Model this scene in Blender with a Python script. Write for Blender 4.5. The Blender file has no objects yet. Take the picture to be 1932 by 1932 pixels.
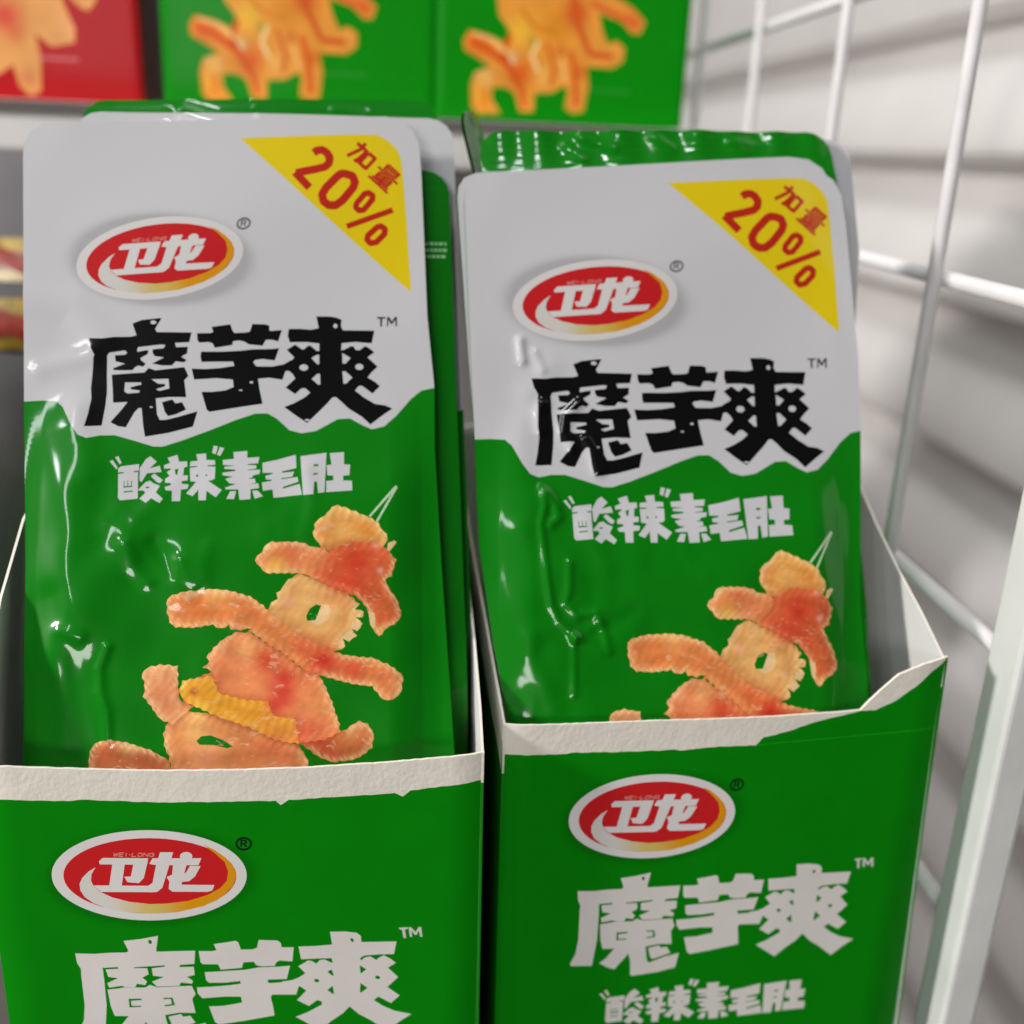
import bpy, json, math, random
import numpy as np
from mathutils import Matrix, Vector
from mathutils.geometry import delaunay_2d_cdt
random.seed(4)
SC = bpy.context.scene
COL = SC.collection
ZC = 1.2                                   # eye height of the lens above the shop floor

# ------------------------------------------------------------------ camera
cd = bpy.data.cameras.new('camera'); cam = bpy.data.objects.new('camera', cd); COL.objects.link(cam)
RC = [[0.9961, -0.0779, 0.0426], [0.0151, -0.3238, -0.9460], [0.0875, 0.9429, -0.3214]]
m = Matrix(((RC[0][0], -RC[1][0], -RC[2][0], 0), (RC[0][1], -RC[1][1], -RC[2][1], 0), (RC[0][2], -RC[1][2], -RC[2][2], ZC), (0, 0, 0, 1)))
cam.matrix_world = m
cd.sensor_width = 36; cd.lens = 36 * 2009 / 1932
cd.clip_start = 0.01; cd.clip_end = 60
cd.dof.use_dof = True; cd.dof.focus_distance = 0.218; cd.dof.aperture_fstop = 8.5
SC.camera = cam

# ------------------------------------------------------------------ world: dim even shop light
w = bpy.data.worlds.new('World'); SC.world = w; w.use_nodes = True
nt = w.node_tree; nt.nodes.clear()
o_ = nt.nodes.new('ShaderNodeOutputWorld'); b_ = nt.nodes.new('ShaderNodeBackground'); tc = nt.nodes.new('ShaderNodeTexCoord')
sx = nt.nodes.new('ShaderNodeSeparateXYZ'); rp = nt.nodes.new('ShaderNodeValToRGB'); mr = nt.nodes.new('ShaderNodeMapRange')
nt.links.new(tc.outputs['Generated'], sx.inputs[0]); nt.links.new(sx.outputs['Z'], mr.inputs[0]); mr.inputs[1].default_value = -1; mr.inputs[2].default_value = 1
nt.links.new(mr.outputs[0], rp.inputs[0]); nt.links.new(rp.outputs[0], b_.inputs[0]); nt.links.new(b_.outputs[0], o_.inputs[0])
rp.color_ramp.elements[0].position = 0.2; rp.color_ramp.elements[0].color = (.62, .58, .55, 1)
rp.color_ramp.elements[1].position = 0.8; rp.color_ramp.elements[1].color = (.42, .43, .46, 1)
b_.inputs[1].default_value = 0.12

# ------------------------------------------------------------------ lamps: the shop's key lamp and downlights, plus added fills and a glint lamp
def lamp(name, loc, target, sx_, sy_, power, col):
    l = bpy.data.lights.new(name, 'AREA'); l.shape = 'RECTANGLE'; l.size = sx_; l.size_y = sy_; l.energy = power; l.color = col
    o = bpy.data.objects.new(name, l); COL.objects.link(o); o.location = loc
    d = Vector(target) - Vector(loc); o.rotation_euler = d.to_track_quat('-Z', 'Y').to_euler()
    return o
T0 = (0, .22, ZC - .08)
lamp('key_fill_lamp', (-1.75, -.25, ZC + .76), T0, .20, .20, 39, (1, .96, .91))
lamp('key_fill_lamp', (-.62, -1.95, ZC + .30), T0, .6, .35, 14, (1, .975, .95))  # added low fill behind the camera, brightens box fronts, post and panel
lamp('key_fill_lamp', (-.35, .55, ZC + 2.0), (.1, .4, ZC), .6, .6, 6, (1, .98, .96))  # added overhead fill for the wall tops, wires and shelves
lamp('key_fill_lamp', (-.25, 1.35, ZC + 1.7), (.4, .8, ZC - .1), .6, .6, 9, (1, .98, .96))  # added fill that brightens the louvred panel
lamp('glint_lamp', (-.95, -1.05, ZC + 1.15), T0, .10, .60, 4.5, (.95, .98, 1))  # added long lamp, shaped to draw streak glints along the film ridges
for lx, ly, lz in ((-.42, -.62, 1.75), (.22, -.45, 1.75), (-1.15, -.75, 1.15)):
    lamp('downlight', (lx, ly, ZC + lz), T0, .12, .12, 3.2, (.95, .98, 1))
SC.view_settings.view_transform = 'Standard'; SC.view_settings.look = 'None'; SC.view_settings.gamma = 1; SC.view_settings.exposure = 0
SC.view_settings.use_curve_mapping = False
SC.cycles.use_denoising = True
SC.cycles.max_bounces = 8

# ------------------------------------------------------------------ helpers
def lin(c): return [((v / 255 / 12.92) if v / 255 <= .04045 else ((v / 255 + .055) / 1.055) ** 2.4) for v in c]
def c8(r, g, b, gain=1.0): return np.array([min(.93, v * gain) for v in lin((r, g, b))])
def P(n, k):
    return n.inputs[k]
def mat(name, color=None, rough=.5, attr=False, coat=0, spec=.5, bump=None, vary=None, food=False, trans=0):
    M = bpy.data.materials.new(name); M.use_nodes = True; t = M.node_tree; N = t.nodes; L = t.links
    bs = N['Principled BSDF']; P(bs, 'Roughness').default_value = rough; P(bs, 'Coat Weight').default_value = coat
    P(bs, 'Coat Roughness').default_value = .075; P(bs, 'Specular IOR Level').default_value = spec
    if trans: P(bs, 'Alpha').default_value = 1 - trans
    tcn = N.new('ShaderNodeTexCoord'); src = None
    if attr:
        a = N.new('ShaderNodeAttribute'); a.attribute_name = 'print'; src = a.outputs['Color']
    else:
        rgb = N.new('ShaderNodeRGB'); rgb.outputs[0].default_value = (*color, 1); src = rgb.outputs[0]
    if vary:                                  # (scale, amount): mottled pigment / dirt
        n = N.new('ShaderNodeTexNoise'); P(n, 'Scale').default_value = vary[0]; P(n, 'Detail').default_value = 6
        L.new(tcn.outputs['Object'], n.inputs[0])
        mr = N.new('ShaderNodeMapRange'); mr.inputs[1].default_value = .3; mr.inputs[2].default_value = .7
        mr.inputs[3].default_value = 1 - vary[1]; mr.inputs[4].default_value = 1 + vary[1]; L.new(n.outputs[0], mr.inputs[0])
        mx = N.new('ShaderNodeVectorMath'); mx.operation = 'SCALE'; L.new(src, mx.inputs[0]); L.new(mr.outputs[0], mx.inputs['Scale']); src = mx.outputs[0]
    if food:                                  # the printed photo's grain: pale flecks and darker fibres
        mp = N.new('ShaderNodeMapping'); mp.inputs['Rotation'].default_value = (0, .9, 0); mp.inputs['Scale'].default_value = (1, 1, 1.8); L.new(tcn.outputs['Object'], mp.inputs[0])
        n = N.new('ShaderNodeTexNoise'); P(n, 'Scale').default_value = 420; P(n, 'Detail').default_value = 5; P(n, 'Distortion').default_value = .8; L.new(mp.outputs[0], n.inputs[0])
        cr = N.new('ShaderNodeValToRGB'); cr.color_ramp.elements[0].position = .60; cr.color_ramp.elements[1].position = .80; L.new(n.outputs[0], cr.inputs[0])
        mx = N.new('ShaderNodeMix'); mx.data_type = 'RGBA'; L.new(cr.outputs[0], mx.inputs['Factor']); L.new(src, mx.inputs['A']); mx.inputs['B'].default_value = (.78, .50, .30, 1)
        n2 = N.new('ShaderNodeTexNoise'); P(n2, 'Scale').default_value = 260; P(n2, 'Detail').default_value = 4; L.new(mp.outputs[0], n2.inputs[0])
        m2 = N.new('ShaderNodeMapRange'); m2.inputs[1].default_value = .3; m2.inputs[2].default_value = .7; m2.inputs[3].default_value = .86; m2.inputs[4].default_value = 1.10; L.new(n2.outputs[0], m2.inputs[0])
        sc = N.new('ShaderNodeVectorMath'); sc.operation = 'SCALE'; L.new(mx.outputs['Result'], sc.inputs[0]); L.new(m2.outputs[0], sc.inputs['Scale']); src = sc.outputs[0]
    L.new(src, bs.inputs['Base Color'])
    prev = None
    for bp in (bump or []):                   # (kind, scale, strength, distance)
        if bp[0] == 'noise':
            n = N.new('ShaderNodeTexNoise'); P(n, 'Scale').default_value = bp[1]; P(n, 'Detail').default_value = 4; L.new(tcn.outputs['Object'], n.inputs[0]); h = n.outputs[0]
        else:
            n = N.new('ShaderNodeTexWave'); n.bands_direction = 'Z'; P(n, 'Scale').default_value = bp[1]; P(n, 'Distortion').default_value = .6; L.new(tcn.outputs['Object'], n.inputs[0]); h = n.outputs[1]
        bn = N.new('ShaderNodeBump'); P(bn, 'Strength').default_value = bp[2]; P(bn, 'Distance').default_value = bp[3]; L.new(h, P(bn, 'Height'))
        if prev: L.new(prev, P(bn, 'Normal'))
        prev = bn.outputs[0]
    if prev: L.new(prev, P(bs, 'Normal'))
    return M
def tag(o, label=None, cat=None, group=None, kind=None):
    if label: o['label'] = label
    if cat: o['category'] = cat
    if group: o['group'] = group
    if kind: o['kind'] = kind
    return o
def empty(name, M, label, cat, group=None):
    o = bpy.data.objects.new(name, None); COL.objects.link(o); o.matrix_world = M; o.empty_display_size = .02
    return tag(o, label, cat, group)
def rotm(y, p, r):
    cy, sy, cp, sp, cr, sr = math.cos(y), math.sin(y), math.cos(p), math.sin(p), math.cos(r), math.sin(r)
    return (Matrix(((cy, -sy, 0), (sy, cy, 0), (0, 0, 1))) @ Matrix(((1, 0, 0), (0, cp, sp), (0, -sp, cp))) @ Matrix(((cr, 0, sr), (0, 1, 0), (-sr, 0, cr))))
def pose(p):
    M = rotm(*p[3:6]).to_4x4(); M.translation = Vector((p[0], p[1], p[2] + ZC)); return M
def mesh_obj(name, V, F, mats, parent=None, midx=None, smooth=False):
    me = bpy.data.meshes.new(name); me.from_pydata([tuple(map(float, v)) for v in V], [], [tuple(map(int, f)) for f in F])
    for q in (mats if isinstance(mats, (list, tuple)) else [mats]): me.materials.append(q)
    if midx is not None: me.polygons.foreach_set('material_index', np.array(midx, dtype=np.int32))
    if smooth: me.polygons.foreach_set('use_smooth', [True] * len(me.polygons))
    me.update()
    o = bpy.data.objects.new(name, me); COL.objects.link(o)
    if parent: o.parent = parent
    return o
def box_vf(x0, x1, y0, y1, z0, z1):
    V = [(x, y, z) for x in (x0, x1) for y in (y0, y1) for z in (z0, z1)]
    return V, [(0, 1, 3, 2), (4, 6, 7, 5), (0, 4, 5, 1), (2, 3, 7, 6), (0, 2, 6, 4), (1, 5, 7, 3)]
def bev(o, wd, seg=2):
    b = o.modifiers.new('b', 'BEVEL'); b.width = wd; b.segments = seg; b.limit_method = 'ANGLE'; return o
def box(name, x0, x1, y0, y1, z0, z1, mt, parent=None, bevel=.0008):
    V, F = box_vf(x0, x1, y0, y1, z0 + ZC, z1 + ZC) if parent is None else box_vf(x0, x1, y0, y1, z0, z1)
    o = mesh_obj(name, V, F, mt, parent)
    if bevel: bev(o, bevel)
    return o
def tube(name, pts, r, mt, parent=None, n=14):
    V = []; F = []; pts = [Vector(p) for p in pts]
    for i, p in enumerate(pts):
        d = (pts[min(i + 1, len(pts) - 1)] - pts[max(i - 1, 0)]).normalized()
        a = d.orthogonal().normalized() if i == 0 else (a - d * a.dot(d)).normalized()
        b = d.cross(a)
        for k in range(n):
            q = p + (a * math.cos(2 * math.pi * k / n) + b * math.sin(2 * math.pi * k / n)) * r; V.append(q)
    for i in range(len(pts) - 1):
        for k in range(n): F.append((i * n + k, i * n + (k + 1) % n, (i + 1) * n + (k + 1) % n, (i + 1) * n + k))
    F.append(tuple(range(n - 1, -1, -1))); F.append(tuple(range((len(pts) - 1) * n, len(pts) * n)))
    return mesh_obj(name, V, F, mt, parent, smooth=True)

# ------------------------------------------------------------------ printing: one triangulation cut along every printed edge
def inside(px, py, poly):
    poly = np.asarray(poly, float); x0, y0 = poly.min(0); x1, y1 = poly.max(0)
    r = np.zeros(len(px), bool); k = np.where((px > x0) & (px < x1) & (py > y0) & (py < y1))[0]
    if not len(k): return r
    X = px[k]; Y = py[k]; c = np.zeros(len(k), bool); n = len(poly)
    for i in range(n):
        ax, ay = poly[i]; bx, by = poly[(i + 1) % n]
        if ay == by: continue
        t = ((ay > Y) != (by > Y)) & (X < (bx - ax) * (Y - ay) / (by - ay) + ax); c ^= t
    r[k] = c; return r
def dens(poly, step):
    out = []; n = len(poly)
    for i in range(n):
        a = poly[i]; b = poly[(i + 1) % n]; L = math.hypot(b[0] - a[0], b[1] - a[1]); k = max(1, int(L / step))
        for j in range(k): out.append((a[0] + (b[0] - a[0]) * j / k, a[1] + (b[1] - a[1]) * j / k))
    return out
def triang(outline, layers, grid, step):
    V = []; E = []
    def addp(poly):
        s = len(V); q = dens(poly, step); V.extend(q); n = len(q); E.extend([(s + i, s + (i + 1) % n) for i in range(n)])
    addp(outline)
    for l in layers:
        for p in l['add'] + l.get('sub', []): addp(p)
    V.extend(grid)
    vv, ee, ff, _, _, _ = delaunay_2d_cdt([Vector(v) for v in V], E, [], 0, 1e-4)
    vv = np.array([tuple(v) for v in vv]); ff = np.array([f for f in ff if len(f) == 3])
    c = vv[ff].mean(1); k = inside(c[:, 0], c[:, 1], outline); ff = ff[k]; c = c[k]
    a = vv[ff]; ar = (a[:, 1, 0] - a[:, 0, 0]) * (a[:, 2, 1] - a[:, 0, 1]) - (a[:, 1, 1] - a[:, 0, 1]) * (a[:, 2, 0] - a[:, 0, 0])
    fl = ar < 0; ff[fl] = ff[fl][:, ::-1]; k = np.abs(ar) > 1e-7; ff = ff[k]; c = c[k]
    lay = np.zeros(len(ff), int) - 1
    for i, l in enumerate(layers):
        s = np.zeros(len(ff), bool)
        for p in l['add']: s |= inside(c[:, 0], c[:, 1], p)
        for p in l.get('sub', []): s &= ~inside(c[:, 0], c[:, 1], p)
        lay[s] = i
    return vv, ff, lay
def pressed(root, outline, layers, base, grid, step, hfun):
    """layers: dict(part, add, sub, color(u,v)->rgb array, mat).  Local frame: x=u, -y towards the viewer, z=v (mm -> m)."""
    vv, ff, lay = triang(outline, layers, grid, step)
    e = .05
    H = hfun(vv[:, 0], vv[:, 1]); gx = (hfun(vv[:, 0] + e, vv[:, 1]) - hfun(vv[:, 0] - e, vv[:, 1])) / (2 * e); gy = (hfun(vv[:, 0], vv[:, 1] + e) - hfun(vv[:, 0], vv[:, 1] - e)) / (2 * e)
    XYZ = np.stack([vv[:, 0], -H, vv[:, 1]], 1) / 1000
    Nn = np.stack([-gx, -np.ones(len(gx)), -gy], 1); Nn /= np.linalg.norm(Nn, axis=1)[:, None]
    LL = [base] + layers; parts = {}
    for i, l in enumerate(LL): parts.setdefault(l['part'], []).append(i - 1)
    objs = {}
    for part, idx in parts.items():
        sel = np.isin(lay, idx)
        if not sel.any(): continue
        f = ff[sel]; lf = lay[sel]; used, inv = np.unique(f, return_inverse=True); f2 = inv.reshape(f.shape)
        colr = np.ones((len(f), 3, 4)); uv = vv[f]
        for i in idx:
            q = lf == i
            if q.any():
                cc = LL[i + 1]['color']; U_ = uv[q][..., 0].ravel(); V_ = uv[q][..., 1].ravel()
                v_ = cc(U_, V_) if callable(cc) else np.tile(np.array(cc), (len(U_), 1)); colr[q, :, :3] = v_.reshape(-1, 3, 3)
        mt = LL[idx[0] + 1]['mat']
        o = mesh_obj(part, XYZ[used], f2, mt, root, smooth=True)
        at = o.data.color_attributes.new('print', 'FLOAT_COLOR', 'CORNER'); at.data.foreach_set('color', colr.reshape(-1).astype(np.float32))
        o.data.normals_split_custom_set_from_vertices([tuple(n) for n in Nn[used]])
        objs[part] = o
    return objs, vv, ff, XYZ
def gridpts(x0, x1, y0, y1, s):
    out = []; r = 0; y = y0
    while y < y1:
        x = x0 + (s / 2 if r % 2 else 0) + .013
        while x < x1: out.append((x, y)); x += s
        y += s * .866; r += 1
    return out
def pdist(px, py, line):
    d = np.full(px.shape, 1e9)
    for (ax, ay), (bx, by) in zip(line, line[1:]):
        L = (bx - ax) ** 2 + (by - ay) ** 2 + 1e-9; t = np.clip(((px - ax) * (bx - ax) + (py - ay) * (by - ay)) / L, 0, 1)
        d = np.minimum(d, np.hypot(px - ax - t * (bx - ax), py - ay - t * (by - ay)))
    return d
def sstep(a, b, x): t = np.clip((x - a) / (b - a), 0, 1); return t * t * (3 - 2 * t)
def jag(poly, amp=.2, L=.8):
    q = dens(poly, L); out = []; n = len(q)
    for i in range(n):
        a = q[i - 1]; b = q[(i + 1) % n]; dx, dy = b[0] - a[0], b[1] - a[1]; l = math.hypot(dx, dy) or 1
        k = amp * (1 if i % 2 else -1) * random.uniform(.2, 1); out.append((q[i][0] - dy / l * k, q[i][1] + dx / l * k))
    return out

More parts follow.
